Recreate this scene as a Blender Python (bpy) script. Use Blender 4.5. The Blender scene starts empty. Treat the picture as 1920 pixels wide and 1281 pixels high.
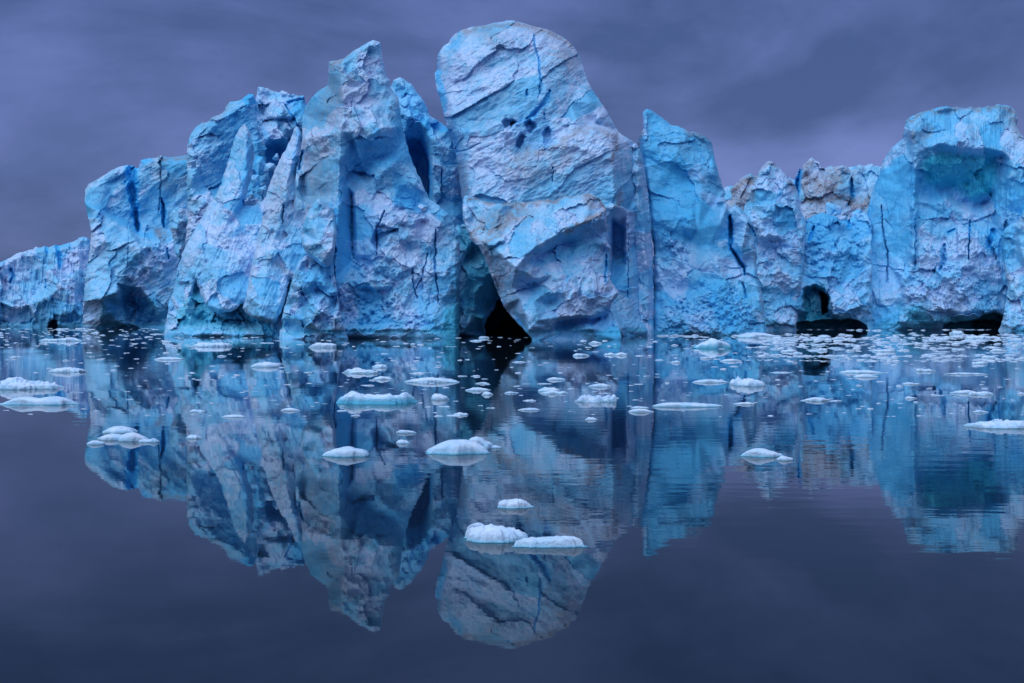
import bpy, math, random
import numpy as np
from mathutils.geometry import delaunay_2d_cdt
from mathutils import Vector

# ------------------------------------------------------------------ camera, sky, sun
SC = bpy.context.scene
COL = SC.collection
F, CX, HY, CH = 1870.0, 960.0, 595.0, 3.0      # focal length / optical axis / horizon of the photograph, eye height in m
cam = bpy.data.cameras.new('camera'); cam_o = bpy.data.objects.new('camera', cam); COL.objects.link(cam_o)
cam.sensor_width = 36.0; cam.lens = 36.0 * F / 1920.0; cam.shift_y = -(640.5 - HY) / 1920.0
cam.clip_start = 0.1; cam.clip_end = 20000
cam_o.location = (0, 0, CH); cam_o.rotation_euler = (math.radians(90), 0, 0)
SC.camera = cam_o

SUN_ELEV, SUN_AZ = math.radians(57), math.radians(-36)     # from behind the camera's left shoulder
world = bpy.data.worlds.new('World'); SC.world = world; world.use_nodes = True
def build_world():
    nt = world.node_tree; nt.nodes.clear(); N = nt.nodes.new; L = nt.links.new
    sky = N('ShaderNodeTexSky'); sky.sky_type = 'NISHITA'; sky.sun_disc = False
    sky.sun_elevation = SUN_ELEV; sky.sun_rotation = math.pi + SUN_AZ * -1
    tc = N('ShaderNodeTexCoord')
    mp = N('ShaderNodeMapping'); mp.inputs['Scale'].default_value = (1.0, 1.0, 2.8); mp.inputs['Location'].default_value = (0.735, -2.15, -4.365)
    L(tc.outputs['Generated'], mp.inputs['Vector'])
    n1 = N('ShaderNodeTexNoise'); n1.inputs['Scale'].default_value = 1.9; n1.inputs['Detail'].default_value = 7; n1.inputs['Roughness'].default_value = .58; n1.inputs['Distortion'].default_value = .5
    L(mp.outputs['Vector'], n1.inputs['Vector'])
    cr = N('ShaderNodeValToRGB'); e = cr.color_ramp.elements
    e[0].position = .38; e[0].color = (.50, .84, 2.3, 1)
    e[1].position = .61; e[1].color = (1.42, 1.92, 4.7, 1)
    m2 = N('ShaderNodeMapping'); m2.inputs['Scale'].default_value = (1.0, 1.0, 1.7); L(tc.outputs['Generated'], m2.inputs['Vector'])
    n2 = N('ShaderNodeTexNoise'); n2.inputs['Scale'].default_value = 6.5; n2.inputs['Detail'].default_value = 5; n2.inputs['Roughness'].default_value = .5; L(m2.outputs['Vector'], n2.inputs['Vector'])
    av = N('ShaderNodeMix'); av.inputs['Factor'].default_value = .34; L(n1.outputs['Fac'], av.inputs['A']); L(n2.outputs['Fac'], av.inputs['B'])
    L(av.outputs['Result'], cr.inputs['Fac'])
    mx = N('ShaderNodeMixRGB'); mx.inputs['Fac'].default_value = .93
    L(sky.outputs['Color'], mx.inputs['Color1']); L(cr.outputs['Color'], mx.inputs['Color2'])
    bg = N('ShaderNodeBackground'); bg.inputs['Strength'].default_value = 0.05
    L(mx.outputs['Color'], bg.inputs['Color'])
    out = N('ShaderNodeOutputWorld'); L(bg.outputs['Background'], out.inputs['Surface'])
build_world()
sun = bpy.data.lights.new('sun', 'SUN'); sun.energy = 1.2; sun.angle = math.radians(84); sun.color = (.62, .86, 1.0)
sun_o = bpy.data.objects.new('sun', sun); COL.objects.link(sun_o)
sdir = Vector((math.sin(SUN_AZ) * math.cos(SUN_ELEV), -math.cos(SUN_AZ) * math.cos(SUN_ELEV), math.sin(SUN_ELEV)))
sun_o.rotation_euler = (-sdir).to_track_quat('-Z', 'Y').to_euler()
SC.view_settings.view_transform = 'Standard'; SC.view_settings.look = 'None'
SC.view_settings.exposure = 1.2; SC.view_settings.gamma = 1.0
SC.cycles.use_denoising = True
SC.cycles.max_bounces = 7; SC.cycles.diffuse_bounces = 5; SC.cycles.glossy_bounces = 3

# ------------------------------------------------------------------ noise (numpy)
def h2(i, j, seed):
    x = (i.astype(np.int64) * 374761393 + j.astype(np.int64) * 668265263 + seed * 1274126177) & 0xFFFFFFFF
    x = ((x ^ (x >> 13)) * 1274126177) & 0xFFFFFFFF
    x = ((x ^ (x >> 16)) * 2246822519) & 0xFFFFFFFF
    return ((x ^ (x >> 15)) & 0xFFFFFF) / float(0xFFFFFF)
def vnoise(x, y, seed):
    i = np.floor(x); j = np.floor(y); u = x - i; v = y - j
    u = u * u * u * (u * (u * 6 - 15) + 10); v = v * v * v * (v * (v * 6 - 15) + 10)
    a = h2(i, j, seed); b = h2(i + 1, j, seed); c = h2(i, j + 1, seed); d = h2(i + 1, j + 1, seed)
    return (a + (b - a) * u + (c - a) * v + (a - b - c + d) * u * v) * 2 - 1
def fbm(x, y, seed, oct=4, gain=.5):
    s = 0; a = 1; n = 0
    for k in range(oct):
        s = s + a * vnoise(x + 17.3 * k, y - 9.1 * k, seed + k * 7); n += a; a *= gain; x = x * 2.03; y = y * 2.03
    return s / n
def ridged(x, y, seed, oct=3, gain=.5):
    s = 0; a = 1; n = 0
    for k in range(oct):
        s = s + a * (1 - 2 * np.abs(vnoise(x + 5.7 * k, y + 3.3 * k, seed + k * 11))); n += a; a *= gain; x = x * 2.07; y = y * 2.07
    return s / n
def lowpoly(x, y, seed):
    """piecewise planar noise: fracture facets"""
    wx = x + .35 * vnoise(x * .9, y * .9, seed + 91); wy = y + .35 * vnoise(x * .9, y * .9, seed + 92)
    u = wx - wy / math.sqrt(3); v = 2 * wy / math.sqrt(3)
    i = np.floor(u); j = np.floor(v); fu = u - i; fv = v - j
    up = fu + fv < 1
    a = np.where(up, h2(i, j, seed), h2(i + 1, j + 1, seed)); b = h2(i + 1, j, seed); c = h2(i, j + 1, seed)
    wb = np.where(up, fu, 1 - fv); wc = np.where(up, fv, 1 - fu)
    return (a * (1 - wb - wc) + b * wb + c * wc) * 2 - 1
def worley(x, y, seed):
    i = np.floor(x); j = np.floor(y); f1 = np.full(x.shape, 9.); f2 = np.full(x.shape, 9.); cid = np.zeros(x.shape)
    for di in (-1, 0, 1):
        for dj in (-1, 0, 1):
            px = i + di + h2(i + di, j + dj, seed); py = j + dj + h2(i + di, j + dj, seed + 1)
            d = np.hypot(px - x, py - y); c = h2(i + di, j + dj, seed + 2)
            m = d < f1
            f2 = np.where(m, f1, np.minimum(f2, d)); cid = np.where(m, c, cid); f1 = np.where(m, d, f1)
    return f1, f2, cid

def fracture(x, y, seed):
    """broken planes: every cell is a plane of its own tilt; returns height, cell value, distance to the cell's edge"""
    wx = x + .22 * vnoise(x * 1.3, y * 1.3, seed + 5) + .07 * vnoise(x * 5, y * 5, seed + 6); wy = y + .22 * vnoise(x * 1.3, y * 1.3, seed + 7) + .07 * vnoise(x * 5, y * 5, seed + 8)
    i = np.floor(wx); j = np.floor(wy); f1 = np.full(x.shape, 9.); f2 = np.full(x.shape, 9.); cid = np.zeros(x.shape); hx = np.zeros(x.shape); hy = np.zeros(x.shape); ga = np.zeros(x.shape)
    for di in (-1, 0, 1):
        for dj in (-1, 0, 1):
            a, b = h2(i + di, j + dj, seed), h2(i + di, j + dj, seed + 1)
            dx = wx - (i + di + a); dy = wy - (j + dj + b); d = np.hypot(dx, dy); m = d < f1
            f2 = np.where(m, f1, np.minimum(f2, d)); f1 = np.where(m, d, f1); cid = np.where(m, h2(i + di, j + dj, seed + 2), cid)
            hx = np.where(m, dx, hx); hy = np.where(m, dy, hy); ga = np.where(m, h2(i + di, j + dj, seed + 3), ga)
    t = ga * 2 * math.pi
    return (hx * np.cos(t) + hy * np.sin(t)) * (.4 + .9 * cid) + .22 * (cid - .5), cid, f2 - f1

# ------------------------------------------------------------------ polygon helpers (photo pixels)
def inside(px, py, poly):
    r = np.zeros(px.shape, bool); n = len(poly)
    for k in range(n):
        x1, y1 = poly[k][:2]; x2, y2 = poly[(k + 1) % n][:2]
        if y1 == y2: continue
        c = ((y1 > py) != (y2 > py)) & (px < (x2 - x1) * (py - y1) / (y2 - y1) + x1)
        r ^= c
    return r
def segdist(px, py, pts, closed=False, nearest=False, widths=None):
    best = np.full(px.shape, 1e9); bx = np.zeros(px.shape); by = np.zeros(px.shape); bw = np.ones(px.shape)
    n = len(pts); m = n if closed else n - 1
    for k in range(m):
        x1, y1 = pts[k][:2]; x2, y2 = pts[(k + 1) % n][:2]
        dx, dy = x2 - x1, y2 - y1; l2 = dx * dx + dy * dy + 1e-9
        t = np.clip(((px - x1) * dx + (py - y1) * dy) / l2, 0, 1)
        qx = x1 + t * dx; qy = y1 + t * dy; d = np.hypot(px - qx, py - qy)
        c = d < best; best = np.where(c, d, best)
        if nearest: bx = np.where(c, qx, bx); by = np.where(c, qy, by)
        if widths is not None: bw = np.where(c, widths[k] + t * (widths[(k + 1) % n] - widths[k]), bw)
    if nearest: return best, bx, by
    if widths is not None: return best, bw
    return best
def pmask(px, py, poly, soft):
    """0..1, 1 inside, soft edge of `soft` px centred on the outline"""
    x0 = min(p[0] for p in poly) - soft - 2; x1 = max(p[0] for p in poly) + soft + 2
    y0 = min(p[1] for p in poly) - soft - 2; y1 = max(p[1] for p in poly) + soft + 2
    out = np.zeros(px.shape); m = (px > x0) & (px < x1) & (py > y0) & (py < y1)
    if not m.any(): return out
    a, b = px[m], py[m]
    d = segdist(a, b, poly, True); s = np.where(inside(a, b, poly), d, -d)
    t = np.clip(s / soft + .5, 0, 1); out[m] = t * t * (3 - 2 * t)
    return out
def fractal(poly, rng, amp, step=5.0):
    pts = []
    n = len(poly)
    for k in range(n):
        x1, y1 = poly[k][:2]; x2, y2 = poly[(k + 1) % n][:2]; L = math.hypot(x2 - x1, y2 - y1)
        m = max(1, int(L / step)); nx, ny = -(y2 - y1) / (L + 1e-9), (x2 - x1) / (L + 1e-9)
        for q in range(m):
            t = q / m; o = 0
            if q: o = amp * (rng.uniform(-1, 1) * .6 + math.sin(t * m * 1.3 + k) * .5)
            pts.append((x1 + t * (x2 - x1) + nx * o, y1 + t * (y2 - y1) + ny * o))
    return pts
def blur(a, n):
    for _ in range(n):
        p = np.pad(a, 1, mode='edge')
        a = (p[1:-1, 1:-1] * 4 + (p[:-2, 1:-1] + p[2:, 1:-1] + p[1:-1, :-2] + p[1:-1, 2:]) * 2 + p[:-2, :-2] + p[2:, 2:] + p[:-2, 2:] + p[2:, :-2]) / 16
    return a
def to_world(px, py, Y):
    return (px - CX) / F * Y, CH - (py - HY) / F * Y

# ------------------------------------------------------------------ materials
def nodes_of(name):
    m = bpy.data.materials.new(name); m.use_nodes = True; m.node_tree.nodes.clear(); return m, m.node_tree.nodes.new, m.node_tree.links.new
def ramp(N, stops):
    r = N('ShaderNodeValToRGB'); e = r.color_ramp.elements
    while len(e) < len(stops): e.new(.5)
    for k, (p, c) in enumerate(stops): e[k].position = p; e[k].color = (*c, 1) if len(c) == 3 else c
    return r
def mixc(N, L, fac, a, b, typ='MIX'):
    m = N('ShaderNodeMixRGB'); m.blend_type = typ
    for sock, v in ((m.inputs['Fac'], fac), (m.inputs['Color1'], a), (m.inputs['Color2'], b)):
        if hasattr(v, 'is_output'): L(v, sock)
        elif isinstance(v, (int, float)): sock.default_value = v
        else: sock.default_value = (*v, 1)
    return m.outputs['Color']
def mathn(N, L, op, a, b=None, clamp=False):
    m = N('ShaderNodeMath'); m.operation = op; m.use_clamp = clamp
    for k, v in ((0, a), (1, b)):
        if v is None: continue
        if hasattr(v, 'is_output'): L(v, m.inputs[k])
        else: m.inputs[k].default_value = v
    return m.outputs[0]
def noise(N, L, vec, scale, detail=6, rough=.55, dist=0.):
    n = N('ShaderNodeTexNoise'); n.inputs['Scale'].default_value = scale; n.inputs['Detail'].default_value = detail
    n.inputs['Roughness'].default_value = rough; n.inputs['Distortion'].default_value = dist; L(vec, n.inputs['Vector']); return n.outputs['Fac']
def make_ice():
    m, N, L = nodes_of('glacier_ice')
    geo = N('ShaderNodeNewGeometry'); P = geo.outputs['Position']
    at = N('ShaderNodeAttribute'); at.attribute_name = 'tint'
    sp = N('ShaderNodeSeparateColor'); L(at.outputs['Color'], sp.inputs['Color'])
    blue, dirt, teal = sp.outputs['Red'], sp.outputs['Green'], sp.outputs['Blue']
    big = noise(N, L, P, .11, 6, .6, .4); mid = noise(N, L, P, .6, 8, .65, .3); fine = noise(N, L, P, 3.2, 6, .7)
    mr = N('ShaderNodeMapping'); mr.inputs['Rotation'].default_value = (0, math.radians(35), 0); mr.inputs['Scale'].default_value = (1.0, 1.0, .3); L(P, mr.inputs['Vector'])
    strk = noise(N, L, mr.outputs['Vector'], 1.5, 6, .65, .2)
    mixv = mathn(N, L, 'ADD', mathn(N, L, 'ADD', mathn(N, L, 'MULTIPLY', big, .35), mathn(N, L, 'MULTIPLY', mid, .4)), mathn(N, L, 'MULTIPLY', at.outputs['Alpha'], .19))
    base = ramp(N, [(.34, (.14, .51, .76)), (.47, (.33, .63, .83)), (.59, (.66, .71, .89))]); L(mixv, base.inputs['Fac'])
    c = base.outputs['Color']
    g = ramp(N, [(.36, (.35, .52, .70)), (.50, (1, 1, 1))]); L(fine, g.inputs['Fac'])
    c = mixc(N, L, .45, c, g.outputs['Color'], 'MULTIPLY')
    sr = ramp(N, [(.40, (.45, .66, .82)), (.52, (1, 1, 1))]); L(strk, sr.inputs['Fac'])
    c = mixc(N, L, .5, c, sr.outputs['Color'], 'MULTIPLY')
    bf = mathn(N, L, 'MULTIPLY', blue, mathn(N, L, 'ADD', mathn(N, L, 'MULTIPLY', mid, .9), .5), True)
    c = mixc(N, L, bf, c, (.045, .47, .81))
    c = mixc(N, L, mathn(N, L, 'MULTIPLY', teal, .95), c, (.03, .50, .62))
    dn = ramp(N, [(.34, (.15, .15, .15)), (.50, (1, 1, 1))]); L(mid, dn.inputs['Fac'])
    df = mathn(N, L, 'MULTIPLY', dirt, dn.outputs['Color'], True)
    c = mixc(N, L, mathn(N, L, 'MULTIPLY', df, .92), c, (.27, .185, .18))
    b = N('ShaderNodeBsdfPrincipled'); L(c, b.inputs['Base Color'])
    b.inputs['Roughness'].default_value = .55; b.inputs['Specular IOR Level'].default_value = .3
    hb = mathn(N, L, 'ADD', mathn(N, L, 'ADD', mathn(N, L, 'MULTIPLY', mid, 1.0), mathn(N, L, 'MULTIPLY', fine, .5)), mathn(N, L, 'MULTIPLY', strk, .9))
    bp = N('ShaderNodeBump'); bp.inputs['Strength'].default_value = .42; bp.inputs['Distance'].default_value = .22
    L(hb, bp.inputs['Height']); L(bp.outputs['Normal'], b.inputs['Normal'])
    o = N('ShaderNodeOutputMaterial'); L(b.outputs['BSDF'], o.inputs['Surface'])
    return m
def make_floe_mat():
    m, N, L = nodes_of('floe_snow_ice')
    geo = N('ShaderNodeNewGeometry'); P = geo.outputs['Position']
    tc = N('ShaderNodeTexCoord')
    at = N('ShaderNodeAttribute'); at.attribute_name = 'tint'
    sp = N('ShaderNodeSeparateColor'); L(at.outputs['Color'], sp.inputs['Color'])
    f1 = noise(N, L, P, 2.2, 8, .65); f2 = noise(N, L, P, 13, 6, .65)
    r = ramp(N, [(.35, (.55, .72, .92)), (.6, (.84, .85, .97))]); L(f1, r.inputs['Fac'])
    c = mixc(N, L, sp.outputs['Red'], r.outputs['Color'], (.10, .52, .72))
    c = mixc(N, L, sp.outputs['Green'], c, (.30, .26, .28))
    b = N('ShaderNodeBsdfPrincipled'); L(c, b.inputs['Base Color']); b.inputs['Roughness'].default_value = .6
    b.inputs['Specular IOR Level'].default_value = .3
    bp = N('ShaderNodeBump'); bp.inputs['Strength'].default_value = .7; bp.inputs['Distance'].default_value = .05
    L(mathn(N, L, 'ADD', f2, f1), bp.inputs['Height']); L(bp.outputs['Normal'], b.inputs['Normal'])
    o = N('ShaderNodeOutputMaterial'); L(b.outputs['BSDF'], o.inputs['Surface'])
    return m
def make_water():
    m, N, L = nodes_of('calm_fjord_water')
    geo = N('ShaderNodeNewGeometry'); P = geo.outputs['Position']
    mp = N('ShaderNodeMapping'); mp.inputs['Scale'].default_value = (.55, 1.6, 1); L(P, mp.inputs['Vector'])
    rip = noise(N, L, mp.outputs['Vector'], 1.1, 3, .5)
    swell = noise(N, L, P, .09, 2, .5)
    patch = noise(N, L, P, .045, 2, .5)
    pr = ramp(N, [(.45, (.10, .10, .10)), (.62, (1, 1, 1))]); L(patch, pr.inputs['Fac'])
    h = mathn(N, L, 'ADD', mathn(N, L, 'MULTIPLY', rip, pr.outputs['Color']), mathn(N, L, 'MULTIPLY', swell, 3.))
    bp = N('ShaderNodeBump'); bp.inputs['Strength'].default_value = 1.; bp.inputs['Distance'].default_value = .006
    L(h, bp.inputs['Height'])
    b = N('ShaderNodeBsdfPrincipled'); b.inputs['Base Color'].default_value = (.008, .017, .026, 1)
    b.inputs['Roughness'].default_value = .015; b.inputs['IOR'].default_value = 1.5
    L(bp.outputs['Normal'], b.inputs['Normal'])
    o = N('ShaderNodeOutputMaterial'); L(b.outputs['BSDF'], o.inputs['Surface'])
    return m
ICE, FLOE, WATER = make_ice(), make_floe_mat(), make_water()

# ------------------------------------------------------------------ object helpers
def new_mesh(name, V, Q, mat, tint=None, smooth=True, crust=None):
    me = bpy.data.meshes.new(name)
    me.from_pydata(V.tolist() if hasattr(V, 'tolist') else V, [], Q.tolist() if hasattr(Q, 'tolist') else Q)
    if tint is not None:
        ca = me.color_attributes.new('tint', 'FLOAT_COLOR', 'POINT')
        buf = np.ones((len(V), 4), np.float32); buf[:, :3] = tint
        if crust is not None: buf[:, 3] = crust
        ca.data.foreach_set('color', buf.ravel())
    if smooth: me.polygons.foreach_set('use_smooth', np.ones(len(me.polygons), bool))
    me.materials.append(mat); me.update()
    return me
def link(name, me, parent=None, loc=None):
    o = bpy.data.objects.new(name, me); COL.objects.link(o)
    if loc is not None: o.location = loc
    if parent is not None:
        o.parent = parent; o.matrix_parent_inverse = parent.matrix_world.inverted()
    return o
def tag(o, label=None, cat=None, group=None, kind=None):
    if label: o['label'] = label
    if cat: o['category'] = cat
    if group: o['group'] = group
    if kind: o['kind'] = kind
    return o
def thing(name, label, cat, px, B):
    o = bpy.data.objects.new(name, None); Y = F * CH / (B - HY)
    COL.objects.link(o); o.location = (to_world(px, 0, Y)[0], Y, 0); bpy.context.view_layer.update()
    return tag(o, label, cat)

# ------------------------------------------------------------------ ice bodies
def ice_mass(name, outline, B, ctrl, parent=None, step=1.6, jag=1.3, rim=2.0, rim_r=14, thick=18,
             low=((70, 1.2), (28, .6), (11, .28)), rough=.25, streak=None, pits=0., cracks=(), recess=(), bumps=(),
             rub=(), smoothp=(), blue=(), dirt=(), teal=(), soften=3, notch=0., seed=1, blue0=0., aniso=(1, 1, 0), low_centre=500, flat=True, frac=.7, crust0=0.):
    """One solid body of ice.  outline / ctrl are taken from the photograph's pixels; ctrl gives metres of relief towards
    the viewer; the body is then placed at its own distance (its waterline B) and closed behind."""
    rng = random.Random(seed * 7919)
    Y0 = F * CH / (B - HY); k = Y0 / 150.0
    ol = fractal(outline, rng, jag)
    x0 = min(p[0] for p in ol) - step; x1 = max(p[0] for p in ol) + step; y0 = min(p[1] for p in ol) - step; y1 = max(p[1] for p in ol) + step
    nx = int((x1 - x0) / step) + 2; ny = int((y1 - y0) / step) + 2
    gx, gy = np.meshgrid(x0 + step * np.arange(nx), y0 + step * np.arange(ny))
    # control surface
    cp = [p for pl in ctrl for p in pl]
    ca = np.array(cp, float)
    foot_pts = ca[ca[:, 1] > 596]
    def idw(x, y):
        if y > 612 and len(foot_pts):            # below the lowest control line the face simply goes on down into the water
            w = 1 / ((foot_pts[:, 0] - x) ** 2 + 9); return float((w * foot_pts[:, 2]).sum() / w.sum()) + .4
        d2 = (ca[:, 0] - x) ** 2 + (ca[:, 1] - y) ** 2 + 4; w = d2 ** -1.6
        return float((w * ca[:, 2]).sum() / w.sum())
    vs, es, dd = [], [], []
    for pl in ctrl:
        for q, p in enumerate(pl):
            vs.append(Vector((p[0], p[1]))); dd.append(p[2])
            if q: es.append((len(vs) - 2, len(vs) - 1))
    m = 25
    frame = [(x0 - m, y0 - m), (x1 + m, y0 - m), (x1 + m, y1 + m), (x0 - m, y1 + m)] + [(p[0], p[1]) for p in outline]
    for p in frame: vs.append(Vector(p)); dd.append(idw(*p))
    rv, re, rf, ov, oe, of_ = delaunay_2d_cdt(vs, es, [], 0, 1e-4)
    dv = [dd[ov[i][0]] if ov[i] else idw(rv[i].x, rv[i].y) for i in range(len(rv))]
    D = np.zeros(gx.shape)
    for f in rf:
        (ax, ay), (bx, by), (cx, cy) = rv[f[0]], rv[f[1]], rv[f[2]]
        den = (by - cy) * (ax - cx) + (cx - bx) * (ay - cy)
        if abs(den) < 1e-9: continue
        i0 = max(0, int((min(ax, bx, cx) - x0) / step)); i1 = min(nx, int((max(ax, bx, cx) - x0) / step) + 2)
        j0 = max(0, int((min(ay, by, cy) - y0) / step)); j1 = min(ny, int((max(ay, by, cy) - y0) / step) + 2)
        if i1 <= i0 or j1 <= j0: continue
        X, Yp = gx[j0:j1, i0:i1], gy[j0:j1, i0:i1]
        a = ((by - cy) * (X - cx) + (cx - bx) * (Yp - cy)) / den; b = ((cy - ay) * (X - cx) + (ax - cx) * (Yp - cy)) / den; c = 1 - a - b
        mk = (a >= -1e-6) & (b >= -1e-6) & (c >= -1e-6)
        sub = D[j0:j1, i0:i1]; sub[mk] = (a * dv[f[0]] + b * dv[f[1]] + c * dv[f[2]])[mk]
    D = blur(D, soften)
    # distance to the free edge (not the waterline) rounds the body off
    ins = inside(gx, gy, ol)
    near, qx, qy = segdist(gx, gy, ol, True, True)
    top = [p for p in outline]
    fe = np.full(gx.shape, 1e9)
    for q in range(len(top)):
        a, b = top[q], top[(q + 1) % len(top)]
        if a[1] > 612 and b[1] > 612: continue
        fe = np.minimum(fe, segdist(gx, gy, [a, b]))
    fe = np.where(ins, fe, 0)
    D -= rim * (1 - np.clip(fe / rim_r, 0, 1)) ** 2 + np.where(ins, 0, .35 * k)
    # relief
    sx, sy, ang = aniso
    ca_, sa_ = math.cos(math.radians(ang)), math.sin(math.radians(ang))
    ux = (gx * ca_ + gy * sa_) / sx; uy = (-gx * sa_ + gy * ca_) / sy
    calm = np.ones(gx.shape)
    for poly, f in smoothp: calm *= 1 - (1 - f) * pmask(gx, gy, poly, 10)
    det = np.zeros(gx.shape)
    amp = sum(a_ for _, a_ in low) / 2.0 * frac
    for q, (s, a) in enumerate(low):
        det += (1.1, .8, .6)[min(q, 2)] * a * k * lowpoly(ux / s + 3.1 * q, uy / s - 7.7 * q, seed * 13 + q)
    S1, S2 = low[0][0] * 1.05, low[0][0] * .42
    fa, ca1, _ = fracture(ux / S1, uy / S1, seed * 101 + 1)
    fb, ca2, eb = fracture(ux / S2 + 40, uy / S2, seed * 103 + 2)
    det += amp * k * (1.9 * fa + .6 * fb * (.2 + ca1))
    crust = np.clip(.10 + 1.25 * np.where(ca2 > .45, ca1, ca1 * .45 + .3 * ca2), 0, 1.2)       # fresh planes are smooth, weathered ones crusty
    crust = blur(crust, 2)
    patch = np.clip(.3 + .8 * crust + .45 * fbm(gx / 60, gy / 60, seed * 17 + 5, 3), .06, 1.3)
    det += .68 * rough * k * patch * (.5 * fbm(ux / 6, uy / 6, seed * 19, 3, .6) + .5 * ridged(ux / 13, uy / 13, seed * 23, 3, .55) + .8 * lowpoly(ux / 8, uy / 8, seed * 61) + .6 * lowpoly(ux / 4.3, uy / 4.3, seed * 67))
    if pits:
        f1, f2, cid = worley(ux / 9, uy / 9, seed * 29); det -= .5 * pits * k * patch * np.clip(.55 - f1, 0, 1) * 1.6 * (cid > .35)
    if streak:
        sw, sl, amp, an = streak
        ca2, sa2 = math.cos(math.radians(an)), math.sin(math.radians(an))
        tx = (gx * ca2 - gy * sa2) / sw; ty = (gx * sa2 + gy * ca2) / sl
        det += amp * k * (fbm(tx, ty, seed * 31, 3) + .4 * ridged(tx * 1.7, ty * 1.7, seed * 37, 2))
    D += det * calm * np.clip(.15 + (CH - (gy - HY) / F * (Y0 - D)) / 2.5, .15, 1)      # the sea wears the foot of the ice smooth
    for poly, amp, s in rub:
        f1, f2, cid = worley(gx / s, gy / s, seed * 41 + int(s)); g1, g2, c2 = worley(gx / s * 2.3, gy / s * 2.3, seed * 43 + int(s))
        D += pmask(gx, gy, poly, 24) * amp * k * (.35 * (cid - .5) * np.clip((f2 - f1) * 4, 0, 1) + .25 * (c2 - .5) * np.clip((g2 - g1) * 4, 0, 1) + .7 * lowpoly(gx / s * .8, gy / s * .8, seed * 47) + .5 * lowpoly(gx / s * 1.9, gy / s * 1.9, seed * 49))
    tint = np.zeros(gx.shape + (3,)); tint[..., 0] = blue0 + .5 * np.clip(.55 - crust, 0, .5) * (.4 + ca2)
    wob = 2.5 * vnoise(gx / 9, gy / 9, seed * 53) + 2.5 * vnoise(gx / 31, gy / 31, seed * 54)
    wide = .55 + .9 * np.clip(.5 + .5 * fbm(gx / 9, gy / 9, seed * 55, 2), 0, 1)
    sh = 1.6 * vnoise(gx / 11, gy / 11, seed * 56) + .8 * vnoise(gx / 4, gy / 4, seed * 57)
    for poly, h, soft in bumps: D += h * pmask(gx + wob, gy + wob, poly, soft)
    for poly, dep, soft in recess: D -= dep * pmask(gx + wob, gy + wob, poly, soft)
    for pts, dep, bl in cracks:
        d, w = segdist(gx + sh, gy, [p[:2] for p in pts], False, False, [p[2] for p in pts]); w = w * wide
        D -= .6 * dep * np.clip(1.25 - d / w, 0, 1)
        tint[..., 0] = np.maximum(tint[..., 0], bl * np.clip(2.1 - d / w, 0, 1))
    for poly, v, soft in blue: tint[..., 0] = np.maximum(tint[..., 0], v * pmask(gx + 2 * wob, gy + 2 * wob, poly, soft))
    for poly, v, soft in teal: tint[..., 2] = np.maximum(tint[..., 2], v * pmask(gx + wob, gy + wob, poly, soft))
    for pts, w, v in dirt:
        d = segdist(gx + 2 * wob, gy + 2 * wob, pts); tint[..., 1] = np.maximum(tint[..., 1], v * np.exp(-(d / (1.5 * w)) ** 2))
    # water-worn notch just above the waterline
    Yw = Y0 - D; zz = CH - (gy - HY) / F * Yw
    if notch:
        nz = .18 * vnoise(gx / 60, gy * 0, seed * 59); notch *= .35
        D -= notch * np.exp(-((zz - .95 - nz) / .22) ** 2) ; D += .6 * notch * np.clip(1 - np.abs(zz - .25) / .55, 0, 1)
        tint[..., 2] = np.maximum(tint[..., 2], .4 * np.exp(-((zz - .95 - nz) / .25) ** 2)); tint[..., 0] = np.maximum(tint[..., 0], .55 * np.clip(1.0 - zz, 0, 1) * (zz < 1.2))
    Yw = Y0 - D
    # mesh: keep touched cells, snap the outer corners on to the outline
    cell = ins[:-1, :-1] | ins[1:, :-1] | ins[:-1, 1:] | ins[1:, 1:]
    use = np.zeros(gx.shape, bool)
    use[:-1, :-1] |= cell; use[1:, :-1] |= cell; use[:-1, 1:] |= cell; use[1:, 1:] |= cell
    sn = use & ~ins
    fx = np.where(sn, qx, gx); fy = np.where(sn, qy, gy)
    idx = -np.ones(gx.shape, int); idx[use] = np.arange(use.sum())
    X, Z = to_world(fx, fy, Yw)
    V = np.stack([X[use], Yw[use], Z[use]], 1); T = tint[use]; CR = np.clip(crust0 + 1.1 * (crust - .5) + .45, 0, 1)[use]; CC = [CR]; PX = np.stack([fx[use], fy[use]], 1)
    INW = np.stack([(fx - gx)[use], (fy - gy)[use]], 1); INW /= np.maximum(np.hypot(INW[:, :1], INW[:, 1:]), 1e-6)
    j, i = np.nonzero(cell)
    Q = np.stack([idx[j + 1, i], idx[j + 1, i + 1], idx[j, i + 1], idx[j, i]], 1)
    # close the body behind
    E = np.concatenate([Q[:, [0, 1]], Q[:, [1, 2]], Q[:, [2, 3]], Q[:, [3, 0]]]); n = len(V)
    key = E[:, 0] * n + E[:, 1]; rk = E[:, 1] * n + E[:, 0]
    bE = E[~np.isin(key, rk)]
    bv = np.unique(bE); remap = -np.ones(n, int); remap[bv] = np.arange(len(bv))
    cxp, cyp = PX[:, 0].mean(), max(PX[:, 1].mean(), low_centre)
    rings = [V]; QQ = [Q]; TT = [T]; prev = bv; off = n; ba = remap[bE[:, 0]]; bb = remap[bE[:, 1]]
    front = V[:, 1]
    far = Y0 + thick
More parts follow.
